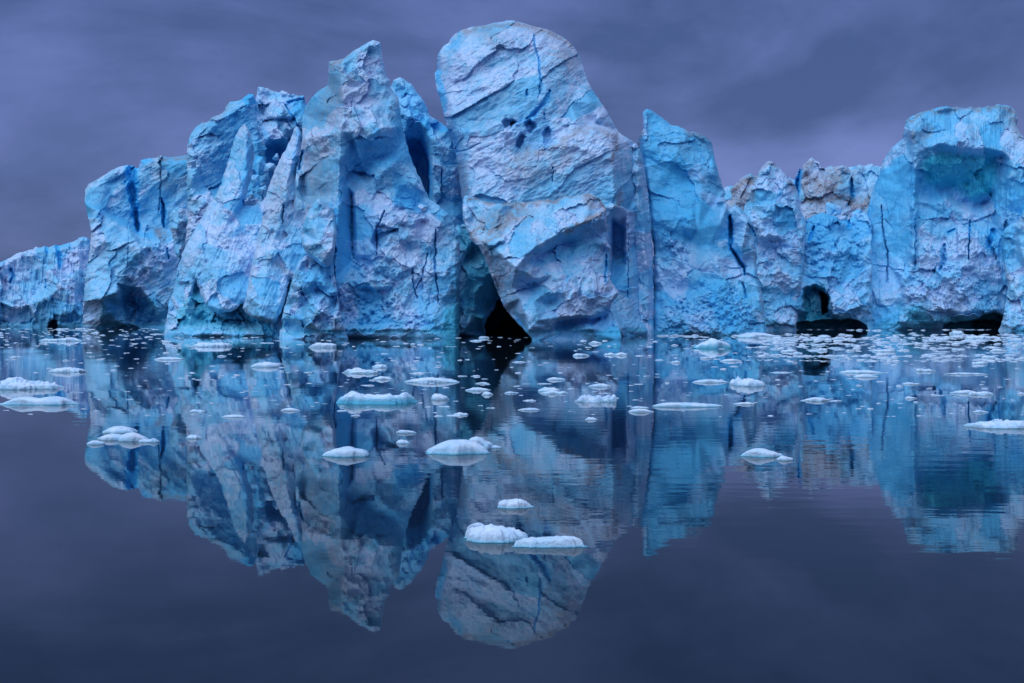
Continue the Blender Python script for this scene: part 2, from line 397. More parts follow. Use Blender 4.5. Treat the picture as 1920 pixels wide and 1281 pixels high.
    for q, t in enumerate((.12, .45, 1.0)):
        px = PX[bv, 0] + (cxp - PX[bv, 0]) * .18 * t + INW[bv, 0] * (1.5 + 4 * t) + q * .8 * vnoise(PX[bv, 0] / 9, PX[bv, 1] / 9 + q * 5, seed + 77)
        py = PX[bv, 1] + (cyp - PX[bv, 1]) * .14 * t + INW[bv, 1] * (1.5 + 4 * t) + q * .8 * vnoise(PX[bv, 1] / 9 + q * 5, PX[bv, 0] / 9, seed + 78)
        Yr = front[bv] + (np.maximum(far, front[bv] + 3) - front[bv]) * t
        Xr, Zr = to_world(px, py, Yr)
        rings.append(np.stack([Xr, Yr, Zr], 1)); TT.append(T[bv]); CC.append(CR[bv])
        cur = off + np.arange(len(bv))
        pa = bv[ba] if q == 0 else prev[ba]; pb = bv[bb] if q == 0 else prev[bb]
        QQ.append(np.stack([pb, pa, cur[ba], cur[bb]], 1)); prev = cur; off += len(bv)
    cen = np.array([[*to_world(cxp, cyp, far + 2)]]); rings.append(np.array([[cen[0, 0], far + 2, cen[0, 1]]])); TT.append(np.zeros((1, 3))); CC.append(np.zeros(1))
    QL = np.concatenate(QQ).tolist() + [[int(prev[b]), int(prev[a]), off] for a, b in zip(ba, bb)]
    me = new_mesh(name, np.concatenate(rings), QL, ICE, np.concatenate(TT), smooth=not flat, crust=np.concatenate(CC))
    return link(name, me, parent)

def build_bergs():
    # far left cliff
    o = ice_mass('ice_cliff', [(-330, 548), (-240, 535), (-160, 520), (-70, 512), (-30, 498), (0, 492), (20, 483), (30, 476), (38, 473), (48, 471), (62, 468), (66, 463), (76, 465), (84, 461), (92, 464), (104, 459), (112, 461), (120, 458), (130, 455), (140, 452), (148, 446), (156, 444), (166, 447), (172, 455), (188, 470), (192, 650), (-330, 650)], 613,
        [[(-60, 605, 3), (0, 605, 3), (50, 608, 2), (100, 604, 3), (150, 608, 3), (190, 605, 0)], [(-60, 562, 4), (0, 566, 5), (22, 575, 5), (38, 580, 4), (52, 570, 5), (60, 588, 4), (90, 596, 4), (125, 588, 5), (150, 590, 4), (185, 560, 0)],
         [(-40, 500, -3), (40, 476, -4), (100, 462, -5), (150, 448, -5), (180, 470, -7)], [(20, 540, 2), (58, 520, -1), (75, 540, -1), (100, 550, 5), (125, 550, 4), (155, 530, 0)]],
        streak=(9, 70, .7, -4), low=((50, .9), (22, .6), (9, .35)), rough=.35, rim=4, rim_r=10, thick=60, seed=2, crust0=.1, notch=.3,
        recess=[([(0, 568), (22, 577), (38, 582), (54, 574), (62, 592), (58, 606), (0, 604)], 3, 6), ([(92, 606), (98, 598), (106, 602), (108, 618), (92, 618)], 8, 4), ([(98, 588), (112, 592), (126, 594), (138, 582), (150, 596), (150, 604), (100, 606)], 2.5, 5)],
        cracks=[([(106, 462, 3), (112, 480, 5), (113, 502, 2)], 4, .9), ([(86, 464, 2), (88, 474, 2)], 3, .9), ([(20, 505, 3), (24, 518, 3), (19, 530, 2)], 3, .8), ([(85, 525, 1.5), (85, 540, 1)], 3, .8), ([(170, 446, 2.5), (169, 480, 2.5), (166, 505, 1.5)], 6, .3)])
    tag(o, 'low fluted wall of grey blue ice running out of frame at the far left end', 'ice cliff')

    # left buttress with the blue crack
    b = thing('iceberg', 'blocky iceberg with a deep blue vertical crack, beside the low left cliff', 'iceberg', 250, 615)
    ice_mass('ice_tower', [(159, 356), (166, 345), (187, 334), (201, 325), (215, 317), (227, 312), (239, 309), (250, 311), (258, 317), (265, 300), (278, 297), (293, 296), (299, 291), (303, 292), (315, 295), (331, 294), (350, 291), (372, 300), (425, 335), (430, 650), (150, 650), (155, 615), (156, 575), (160, 522), (166, 480), (170, 450), (171, 434), (168, 420), (164, 400), (159, 378)], 615,
        [[(166, 358, -5), (200, 336, -7), (240, 318, -9), (262, 318, -10), (300, 300, -9), (352, 298, -9)], [(162, 377, -3), (187, 387, -3), (212, 406, -6), (240, 418, -8), (256, 432, -9), (300, 432, -9), (352, 430, -9)],
         [(161, 384, 1), (187, 395, 2), (212, 414, 2), (240, 428, 1), (262, 450, 0), (300, 446, -3)], [(164, 450, 9), (200, 452, 11), (262, 462, 11), (240, 495, 13), (219, 528, 16)], [(158, 522, 14), (190, 530, 16)],
         [(157, 568, 17), (190, 559, 20), (216, 549, 20)], [(163, 577, 10), (190, 614, 9), (222, 606, 8), (228, 575, 7)], [(222, 532, 16), (240, 540, 11), (265, 540, 10), (276, 556, 10), (291, 572, 9), (304, 603, 8)], [(240, 565, 2), (262, 580, 2), (285, 606, 3)], [(300, 460, 1), (280, 500, 8), (330, 470, -1), (320, 540, 5), (350, 500, 3), (350, 600, 6), (320, 610, 8)]],
        parent=b, low=((60, 1.0), (24, .6), (10, .35)), rough=.3, rim=3, thick=60, seed=3, aniso=(1.5, .8, -35), notch=.3,
        cracks=[([(247, 312, 7), (247, 345, 8), (249, 375, 7), (255, 405, 5.5), (258, 434, 3)], 8, 1), ([(304, 372, 2), (307, 400, 4), (308, 426, 2)], 5, .9), ([(314, 466, 1.5), (316, 486, 1.5)], 3, .9), ([(240, 418, 1), (240, 500, .8)], 1.5, .1), ([(300, 292, 1), (302, 340, 1.2), (298, 400, 1)], 2, .2)],
        recess=[([(222, 534), (240, 543), (262, 543), (274, 558), (288, 575), (300, 604), (264, 612), (236, 600), (230, 570)], 4, 9)],
        rub=[([(266, 440), (300, 436), (318, 470), (310, 520), (270, 520), (240, 530), (225, 530), (255, 490)], 1.0, 9), ([(225, 540), (285, 560), (300, 606), (230, 612)], 1.3, 8)],
        blue=[([(159, 380), (187, 384), (212, 402), (240, 412), (262, 432), (300, 430), (300, 440), (262, 444), (235, 426), (205, 412), (185, 398), (162, 390)], .55, 10), ([(265, 298), (292, 296), (292, 306), (268, 312)], .8, 6), ([(240, 310), (258, 316), (258, 334), (240, 330)], .9, 6)],
        dirt=[([(215, 318), (166, 346)], 3, .5), ([(296, 292), (300, 330), (318, 350), (350, 330)], 8, .35), ([(300, 296), (350, 293)], 3, .8), ([(296, 436), (308, 444)], 6, .8)])
    ice_mass('ice_block', [(317, 404), (322, 396), (331, 388), (344, 391), (358, 396), (368, 420), (352, 440), (344, 470), (338, 488), (328, 476), (326, 450), (318, 428)], 616, [[(318, 404, 6), (335, 398, 7), (358, 400, 4)], [(330, 425, 9), (350, 420, 6)], [(328, 470, 9), (345, 460, 6)]], parent=b, low=((20, .7), (9, .3)), rough=.12, thick=10, seed=4, rim=2, rim_r=8)

    # leaning slabs and pointed peak
    s = thing('iceberg', 'tall iceberg of leaning slabs ending in the sharp pointed peak left of the domed tower', 'iceberg', 600, 633)
    ice_mass('ice_tower', [(351, 300), (351, 273), (354, 262), (357, 253), (366, 240), (379, 230), (388, 229), (398, 220), (410, 216), (421, 208), (426, 197), (431, 191), (440, 190), (453, 187), (458, 182), (466, 176), (476, 177), (480, 190), (483, 210), (500, 300), (520, 420), (500, 640), (340, 640), (345, 480), (352, 409), (350, 358)], 622,
        [[(356, 262, -4), (400, 226, -8), (440, 196, -11), (474, 182, -13)], [(353, 300, 0), (352, 360, 2), (356, 405, 3)], [(380, 300, -4), (410, 320, -8), (445, 250, -13), (425, 340, -10)], [(372, 410, 1), (420, 400, 2), (480, 330, -10), (480, 420, -4)], [(360, 500, 4), (480, 560, 4)]],
        parent=s, low=((55, 1.5), (24, 1.0), (10, .6)), rough=.65, thick=40, seed=5, crust0=-.1, rim=4, rim_r=16, pits=.35, aniso=(1.4, .8, -30), blue=[([(455, 176), (482, 172), (484, 200), (462, 205)], .9, 6), ([(420, 215), (470, 200), (475, 250), (440, 250)], .5, 20)], dirt=[([(380, 232), (430, 200)], 5, .4)])
    ice_mass('ice_tower', [(470, 256), (472, 218), (477, 195), (482, 176), (484, 163), (492, 163), (503, 166), (515, 171), (524, 174), (527, 170), (538, 173), (545, 178), (552, 176), (562, 180), (571, 179), (573, 192), (576, 206), (590, 240), (600, 400), (560, 480), (470, 480)], 621,
        [[(480, 178, -10), (515, 178, -11), (570, 186, -12)], [(474, 250, -8), (488, 230, -6), (500, 200, -8)], [(505, 219, -5), (546, 221, -5), (560, 210, -8)], [(505, 224, -9), (546, 225, -9)], [(492, 229, -5), (534, 229, -5), (552, 240, -5)], [(500, 262, -4), (530, 262, -5), (540, 282, -8)], [(503, 283, -12), (526, 281, -13), (545, 300, -14)], [(505, 330, -11), (560, 330, -8), (480, 400, -8)]],
        parent=s, low=((36, 1.2), (16, .8), (8, .4)), rough=.4, thick=40, seed=6, rim=2.5, rim_r=10, pits=.2,
        cracks=[([(534, 196, 1.5), (549, 220, 2), (560, 237, 1.5)], 2.5, .7), ([(536, 228, 1), (548, 240, 1)], 2, .6), ([(540, 193, 2), (560, 187, 3), (571, 186, 2)], 2, .8)],
        blue=[([(536, 182), (573, 180), (576, 212), (545, 210)], .75, 12), ([(490, 232), (528, 280), (505, 290), (492, 262)], .6, 12), ([(470, 250), (500, 262), (530, 285), (560, 270), (600, 300), (590, 420), (470, 420)], .75, 14)])
    ice_mass('ice_slab', [(449, 240), (454, 236), (459, 232), (462, 236), (466, 243), (470, 252), (476, 276), (475, 306), (472, 330), (464, 358), (457, 386), (478, 384), (502, 368), (512, 420), (500, 480), (505, 540), (480, 575), (452, 570), (445, 578), (433, 585), (420, 586), (410, 589), (390, 577), (378, 556), (367, 527), (356, 565), (343, 590), (324, 575), (321, 560), (328, 530), (334, 500), (343, 472), (357, 446), (371, 421), (380, 405), (390, 390), (399, 372), (410, 355), (421, 323), (430, 296), (437, 269)], 628,
        [[(452, 240, -10), (440, 275, -8), (424, 325, -5), (392, 392, 0), (345, 475, 6), (326, 545, 8)], [(459, 236, -8), (452, 300, -4), (440, 360, 0), (420, 430, 5), (390, 500, 9), (370, 525, 10)], [(468, 255, -7), (474, 305, -6), (468, 340, -5), (455, 384, -3)], [(462, 250, -6.5), (462, 330, -1.5), (450, 380, 0)], [(480, 388, -3), (500, 376, -5)], [(470, 410, 1), (505, 420, -1)], [(450, 480, 8), (490, 480, 5), (430, 560, 14), (400, 575, 15), (480, 560, 10)], [(345, 575, 11), (365, 530, 10)]],
        parent=s, low=((50, .9), (20, .5), (9, .3)), rough=.33, streak=(7, 45, .25, -24), thick=14, seed=7, crust0=.2, frac=.5, rim=1.6, rim_r=8, jag=1.6,
        blue=[([(462, 245), (476, 276), (475, 306), (470, 340), (458, 386), (440, 400), (452, 350), (458, 300)], .6, 10), ([(435, 420), (448, 418), (440, 440), (430, 442)], .5, 8)], cracks=[([(455, 376, 2.5), (459, 385, 1)], 4, 1)])
    ice_mass('ice_slab', [(548, 253), (550, 243), (555, 237), (560, 239), (564, 247), (567, 254), (566, 270), (563, 290), (559, 315), (556, 330), (566, 345), (585, 330), (600, 400), (590, 460), (572, 500), (556, 530), (542, 522), (538, 550), (533, 569), (526, 588), (518, 604), (511, 608), (496, 603), (476, 597), (462, 588), (455, 578), (460, 560), (468, 520), (476, 480), (484, 440), (492, 410), (500, 362), (507, 340), (511, 331), (519, 312), (527, 296), (539, 273)], 630,
        [[(552, 244, -9), (530, 296, -6), (512, 334, -3), (500, 380, 0), (480, 455, 4), (464, 540, 8)], [(560, 245, -7), (548, 300, -3), (535, 350, 1), (520, 430, 5), (500, 500, 9), (490, 595, 15)], [(565, 260, -7), (556, 325, -5), (552, 400, 1), (540, 480, 6), (535, 540, 9), (515, 600, 14)], [(590, 360, 0), (590, 420, 3), (570, 490, 5)], [(465, 580, 11), (478, 560, 12)]],
        parent=s, low=((50, .9), (20, .5), (9, .3)), rough=.35, streak=(7, 45, .25, -20), thick=14, seed=8, crust0=.2, frac=.5, rim=1.6, rim_r=8, jag=1.6,
        cracks=[([(532, 384, 1), (531, 400, 1.6), (529, 420, 1)], 2, .7), ([(494, 404, 1.2), (497, 398, 1.2)], 2, .9)], blue=[([(560, 240), (567, 254), (562, 300), (556, 330), (548, 330), (554, 280)], .6, 8)], dirt=[([(500, 480), (545, 515)], 3, .4), ([(520, 340), (520, 420)], 20, .3)])
    # peak
    ice_mass('ice_tower', [(616, 122), (617, 116), (625, 114), (634, 113), (646, 109), (656, 101), (667, 93), (677, 87), (689, 80), (695, 77), (700, 75), (706, 77), (713, 79), (714, 88), (716, 98), (718, 112), (720, 126), (722, 136), (725, 145), (731, 150), (731, 163), (738, 172), (744, 178), (748, 188), (750, 205), (752, 219), (756, 240), (760, 262), (768, 290), (777, 312), (790, 340), (803, 370), (840, 400), (862, 440), (862, 640), (505, 640), (510, 580), (522, 520), (535, 450), (548, 390), (554, 345), (556, 323), (560, 300), (567, 262), (566, 240), (567, 219), (572, 203), (580, 191), (588, 180), (596, 171), (604, 166), (613, 161), (616, 148)], 632,
        [[(618, 120, -6), (640, 113, -1), (668, 97, -3), (700, 80, -4), (713, 84, -5)], [(572, 215, -14), (598, 176, -12), (616, 160, -9)], [(641, 116, 0), (638, 153, 1), (646, 206, 3), (638, 246, 3), (636, 299, 4), (637, 340, 5), (634, 420, 6), (628, 520, 7), (622, 600, 8)], [(565, 300, -11), (572, 400, -5), (572, 520, -2), (568, 610, 2)], [(545, 420, -12), (525, 520, -9), (515, 625, -3)], [(600, 300, -3), (600, 420, 2), (596, 500, 4)],
         [(720, 130, -3), (738, 178, -3), (752, 222, -2)], [(655, 250, 2.5), (668, 268, 3), (699, 249, 4), (722, 238, 3), (752, 233, -1)], [(662, 262, 0), (680, 328, -3), (700, 303, -2), (738, 288, -2), (760, 264, -3)], [(655, 320, -1), (690, 345, 1), (720, 322, 1.5), (750, 290, -1), (770, 305, -3)], [(646, 345, 0), (659, 365, -1.5), (661, 430, -1), (662, 488, 1)], [(664, 362, 1.5), (666, 430, 2), (668, 480, 3)], [(700, 400, 2), (742, 380, 2), (742, 350, 1), (790, 390, -2)], [(700, 480, 4), (790, 470, 3), (850, 460, 0)], [(700, 560, 7), (790, 570, 6), (850, 560, 2)], [(620, 620, 11), (700, 615, 11), (800, 618, 10), (855, 618, 7)]],
        parent=s, low=((60, 1.3), (26, .9), (11, .4)), rough=.28, pits=.12, thick=22, seed=9, crust0=-.1, frac=.65, rim=2.2, rim_r=10, notch=.5,
        cracks=[([(659, 365, 1.5), (660, 430, 2), (662, 486, 1.2)], 2, .6), ([(627, 500, 1.2), (627, 555, 1.6)], 2, .5), ([(773, 503, 1), (776, 540, 1.5), (784, 560, 1)], 1.6, .5), ([(802, 475, 1.2), (790, 520, 1.4), (780, 545, 1)], 1.5, .4), ([(817, 430, 1.5), (816, 500, 2), (822, 570, 1)], 2, .5), ([(720, 395, 1.4), (706, 430, 2), (706, 478, 1)], 2.2, .4), ([(567, 285, 3), (560, 318, 2)], 6, .8), ([(626, 465, 3), (629, 472, 3)], 2.5, 1)],
        rub=[([(600, 560), (660, 540), (700, 560), (740, 555), (800, 590), (830, 618), (600, 622)], 1.0, 8), ([(655, 495), (720, 490), (760, 510), (740, 545), (650, 520)], .8, 7)],
        recess=[([(703, 437), (720, 425), (745, 432), (730, 445), (706, 470), (698, 455)], 1.8, 6), ([(560, 600), (585, 606), (600, 618), (600, 624), (556, 624)], .8, 8)],
        bumps=[([(665, 527), (690, 520), (730, 524), (735, 536), (700, 542), (672, 540)], 2.2, 8), ([(742, 402), (770, 390), (790, 394), (800, 408), (780, 420), (750, 420)], 1.8, 10), ([(748, 378), (776, 382), (776, 392), (750, 390)], 1.5, 5)],
        smoothp=[([(640, 340), (660, 340), (660, 500), (640, 540), (628, 540)], .35), ([(665, 370), (700, 380), (700, 480), (665, 490)], .5)],
        blue=[([(636, 330), (660, 340), (664, 500), (630, 560), (622, 540)], .75, 12), ([(655, 285), (668, 265), (705, 248), (755, 235), (775, 300), (745, 300), (700, 320), (680, 345), (655, 345)], .6, 18), ([(640, 380), (700, 390), (720, 440), (700, 500), (660, 500)], .55, 25), ([(742, 345), (790, 360), (800, 400), (740, 390)], .75, 12), ([(610, 590), (800, 590), (860, 640), (560, 640)], .3, 20), ([(780, 540), (860, 480), (860, 640), (790, 630)], .45, 20)],
        teal=[([(835, 570), (862, 540), (862, 640), (830, 630)], .5, 14)],
        dirt=[([(620, 118), (640, 113), (655, 104)], 5, .7), ([(600, 230), (620, 200), (625, 150)], 18, .4), ([(590, 330), (600, 280), (590, 380)], 25, .35)])
    ice_mass('ice_tower', [(724, 172), (732, 163), (738, 150), (750, 145), (757, 148), (764, 154), (772, 158), (778, 167), (785, 177), (793, 188), (799, 198), (806, 217), (818, 224), (829, 231), (842, 240), (856, 262), (868, 320), (880, 370), (885, 460), (740, 460), (735, 300)], 625,
        [[(735, 160, -6), (752, 150, -5), (772, 162, -5), (800, 205, -4), (830, 236, -5)], [(755, 180, -3), (765, 230, -2), (785, 225, -3), (800, 245, -2)], [(758, 255, -4), (788, 262, -12), (800, 300, -14), (804, 372, -14)], [(806, 262, 0), (810, 300, 1), (812, 372, 2), (812, 420, 3)], [(840, 245, 2), (848, 320, 3), (852, 420, 3)], [(770, 340, -12), (790, 420, -8)]],
        parent=s, low=((36, 1.0), (16, .7), (8, .3)), rough=.3, pits=.2, thick=18, seed=10, crust0=-.25, rim=2.5, rim_r=10, recess=[([(762, 256), (787, 264), (801, 298), (803, 372), (798, 380), (784, 340), (770, 299)], 6, 8)],
        blue=[([(735, 150), (790, 180), (806, 220), (806, 380), (770, 380), (740, 260)], .6, 16), ([(760, 254), (790, 262), (804, 300), (806, 380), (785, 380), (765, 300)], 1, 8), ([(800, 215), (840, 235), (838, 244), (806, 240)], .8, 6)], cracks=[([(829, 318, 1), (829, 350, 1.5)], 2, .5)])
    ice_mass('ice_block', [(589, 380), (594, 373), (600, 373), (608, 380), (620, 390), (627, 402), (631, 420), (632, 440), (629, 460), (626, 478), (623, 496), (616, 500), (609, 503), (601, 498), (593, 491), (583, 484), (574, 474), (567, 462), (564, 447), (568, 424), (574, 405), (582, 390)], 634,
        [[(592, 378, 3), (610, 386, 4), (628, 408, 4)], [(570, 440, 4), (590, 430, 6), (630, 450, 6)], [(568, 458, 7), (590, 485, 7), (612, 470, 8), (622, 490, 7)], [(600, 455, 7.5), (585, 410, 5)]],
        parent=s, low=((24, .8), (11, .35)), rough=.15, thick=9, seed=11, crust0=0., frac=.4, rim=1.8, rim_r=7, jag=1.0)
    ice_mass('ice_foot', [(560, 490), (575, 478), (600, 492), (624, 494), (632, 540), (640, 600), (655, 640), (522, 640), (530, 590), (545, 535)], 634,
        [[(562, 495, 4), (600, 500, 4), (622, 500, 4)], [(575, 540, 9), (596, 520, 7)], [(560, 560, 5), (590, 560, 9), (606, 545, 6)], [(570, 600, 8), (600, 590, 10), (625, 560, 7)], [(560, 622, 6), (600, 625, 9), (640, 625, 9)]], parent=s, low=((30, 2.0), (13, .9), (7, .35)), rough=.2, thick=8, seed=12, rim=1.5, rim_r=8, notch=.5, blue=[([(560, 500), (625, 495), (630, 560), (600, 580), (560, 580)], .45, 20)])
    ice_mass('ice_foot', [(318, 560), (330, 540), (360, 500), (400, 520), (450, 540), (500, 540), (540, 540), (560, 560), (566, 645), (305, 645), (312, 600)], 629,
        [[(320, 570, 2), (360, 520, 3), (450, 560, 3), (550, 560, 3)], [(330, 600, 5), (350, 592, 8), (372, 600, 5), (400, 604, 7), (440, 604, 5), (470, 612, 6), (520, 606, 5), (550, 600, 6)], [(310, 622, 9), (380, 624, 11), (450, 625, 11), (560, 626, 11)]],
        parent=s, low=((30, 1.6), (13, 1.0), (7, .4)), rough=.35, thick=25, seed=13, rim=1.5, notch=.5, teal=[([(330, 560), (400, 560), (450, 580), (560, 590), (560, 625), (380, 618), (330, 610)], .55, 14), ([(355, 530), (370, 535), (385, 580), (370, 605), (352, 590)], .6, 10)], rub=[([(380, 590), (560, 600), (560, 625), (380, 620)], 1.2, 8)])

    # dome
    d = thing('iceberg', 'tallest iceberg, a rounded dome pierced by small dark blue holes over a dark cave', 'iceberg', 1000, 633)
    ice_mass('ice_dome', [(837, 236), (832, 214), (827, 192), (824, 180), (819, 170), (817, 158), (815, 137), (819, 132), (821, 104), (825, 96), (830, 88), (841, 81), (845, 72), (852, 65), (860, 58), (870, 55), (880, 52), (890, 50), (903, 48), (915, 46), (922, 44), (940, 41), (960, 38), (975, 42), (988, 45), (1000, 49), (1013, 52), (1025, 55), (1039, 61), (1050, 67), (1061, 74), (1070, 82), (1077, 89), (1082, 97), (1088, 109), (1092, 122), (1097, 137), (1102, 152), (1109, 164), (1115, 175), (1125, 190), (1135, 205), (1142, 218), (1150, 230), (1157, 241), (1163, 250), (1175, 258), (1184, 263), (1192, 270), (1200, 292), (1208, 320), (1216, 370), (1222, 430), (1226, 520), (1228, 645), (830, 645), (835, 560), (842, 470), (852, 430), (868, 425), (866, 372), (858, 310), (848, 262)], 629,
        [[(826, 130, -10), (845, 85, -10), (880, 58, -10), (940, 46, -11), (1000, 54, -11), (1050, 72, -12), (1085, 110, -13)], [(838, 180, -4), (862, 100, -4), (930, 72, -4), (1010, 85, -5), (1060, 110, -7), (1090, 160, -8)], [(850, 250, 0), (900, 160, 1), (960, 150, 2), (1020, 160, 1), (1070, 190, -3), (1110, 230, -4), (1155, 246, -6)], [(880, 260, 3), (950, 235, 2.5), (1000, 240, 2.5), (1050, 235, 2)], [(860, 300, 3), (920, 300, 5), (975, 297, 6), (1025, 281, 6), (1062, 265, 6), (1087, 246, 4), (1112, 240, 3), (1150, 250, 1), (1162, 254, -1)], [(870, 392, 6), (950, 400, 6.5), (1040, 396, 6), (1100, 392, 6), (1148, 300, 5), (1155, 390, 7)], [(1170, 270, -2), (1188, 285, -6), (1204, 340, -9)], [(1145, 400, 5), (1140, 560, 3)], [(1174, 400, -1), (1174, 500, 0), (1180, 600, 3)], [(1150, 420, -4), (1150, 490, -4), (1168, 490, -4), (1168, 420, -4)], [(1205, 420, -8), (1212, 520, -6), (1218, 600, -3)], [(870, 440, -5), (1000, 560, -8), (860, 560, -8)], [(1160, 620, 6), (1215, 620, 2)]],
        parent=d, low=((80, 1.0), (30, .75), (12, .35)), rough=.32, pits=.12, thick=38, seed=14, crust0=.2, frac=.6, rim=4, rim_r=22, aniso=(1.5, .8, -28), notch=.4,
        cracks=[([(1000, 63, 1), (1003, 85, 1.3), (1011, 115, 1.6), (1013, 150, 1.8), (1012, 176, 1)], 1.6, .7), ([(1031, 170, 2), (1027, 184, 4), (1014, 200, 5), (1003, 213, 5), (992, 226, 6)], 2, .8), ([(987, 168, 1), (987, 179, 1.6)], 1.5, .8), ([(1022, 213, 1.5), (1023, 224, 1)], 1.2, .7), ([(1036, 314, 2), (1036, 318, 1)], 2, .8), ([(1037, 322, 1.2), (1034, 340, 1)], 1.2, .6), ([(856, 286, 1.5), (878, 280, 1.5), (900, 268, 1)], 1.2, .2), ([(843, 248, 4), (852, 268, 4), (858, 284, 3)], 3, .5), ([(1192, 272, 1), (1200, 330, 1.2), (1205, 420, 1.2)], 1.5, .2), ([(1178, 420, 1.2), (1178, 560, 1)], 1.2, .2), ([(1209, 420, 1), (1210, 600, 1)], 1.2, .2)],
        recess=[([(943, 230), (949, 223), (960, 223), (967, 227), (965, 236), (955, 242), (946, 240)], 2.2, 5), ([(957, 230), (964, 226), (966, 232), (958, 238)], 2.0, 4), ([(984, 230), (992, 224), (1002, 230), (1004, 240), (994, 250), (985, 243)], 2.6, 5), ([(978, 250), (984, 256), (983, 268), (976, 281), (968, 275), (970, 264)], 2.3, 5), ([(1025, 235), (1033, 246), (1032, 262), (1023, 274), (1016, 264), (1017, 250)], 2.0, 5), ([(906, 616), (914, 597), (926, 580), (934, 560), (946, 560), (1010, 600), (1010, 660), (921, 660), (906, 640)], 70, 5),
                ([(1144, 414), (1150, 408), (1158, 422), (1173, 430), (1172, 482), (1158, 486), (1144, 476)], 2.2, 8)],
        bumps=[([(1142, 566), (1156, 590), (1168, 612), (1170, 632), (1140, 632)], 3, 10)],
        blue=[([(815, 130), (822, 100), (832, 160), (838, 230), (828, 210), (818, 170)], .8, 8), ([(842, 70), (868, 62), (862, 90), (846, 100)], .6, 12), ([(965, 160), (1010, 150), (1040, 175), (1030, 215), (1000, 235), (960, 215)], .38, 24), ([(975, 215), (1010, 205), (1040, 240), (1035, 280), (970, 285), (955, 240)], .45, 14), ([(1144, 410), (1172, 425), (1176, 500), (1185, 560), (1150, 540), (1142, 480)], .6, 12), ([(1190, 290), (1212, 350), (1226, 520), (1226, 640), (1190, 600), (1180, 420)], .35, 18), ([(915, 44), (965, 38), (965, 46), (920, 54)], .3, 6), ([(1040, 340), (1150, 290), (1150, 365), (1060, 365)], .25, 20)],
        dirt=[([(870, 58), (890, 54), (916, 52), (960, 44), (1020, 56), (1070, 84)], 5, .7), ([(970, 300), (1025, 282), (1062, 266), (1087, 247), (1112, 241), (1155, 254)], 5, .55), ([(1154, 252), (1152, 275), (1148, 300)], 5, .8), ([(868, 370), (866, 340), (858, 310)], 8, .5), ([(960, 310), (1000, 330), (1060, 300)], 14, .35), ([(1050, 100), (1070, 115)], 12, .5), ([(1160, 360), (1156, 385)], 4, .7), ([(905, 62), (930, 75)], 10, .35)])
    ice_mass('cave_wall', [(828, 640), (832, 615), (838, 570), (842, 520), (840, 470), (842, 444), (848, 430), (858, 422), (870, 420), (900, 430), (950, 480), (1010, 540), (1020, 645), (828, 645)], 629.5,
        [[(846, 440, 5), (858, 428, 5), (872, 424, 4)], [(842, 470, 10), (845, 505, 10), (865, 490, 9), (880, 462, 6)], [(842, 580, 9), (836, 625, 10)], [(868, 490, 2), (884, 470, 1), (915, 520, 3)], [(862, 515, 6), (880, 545, 4), (884, 565, 5)], [(890, 550, 6), (888, 590, 8), (905, 596, 7)], [(868, 560, 8), (868, 625, 11)], [(920, 580, -8), (935, 556, -10), (960, 560, -10)], [(900, 622, 0), (910, 632, 0)], [(990, 600, -10)]],
        parent=d, low=((36, 1.7), (16, .8), (8, .25)), rough=.12, thick=75, seed=15, rim=1, notch=.4, blue0=.25,
        recess=[([(909, 613), (914, 597), (926, 582), (934, 562), (946, 562), (1010, 600), (1010, 650), (921, 650), (909, 628)], 55, 5)],
        teal=[([(860, 420), (1020, 420), (1020, 650), (905, 650), (870, 590), (862, 530), (872, 480), (850, 452), (846, 436)], .5, 14), ([(838, 540), (862, 560), (862, 630), (828, 630)], .25, 10), ([(848, 432), (872, 424), (884, 455), (870, 462), (846, 450)], .65, 6)])
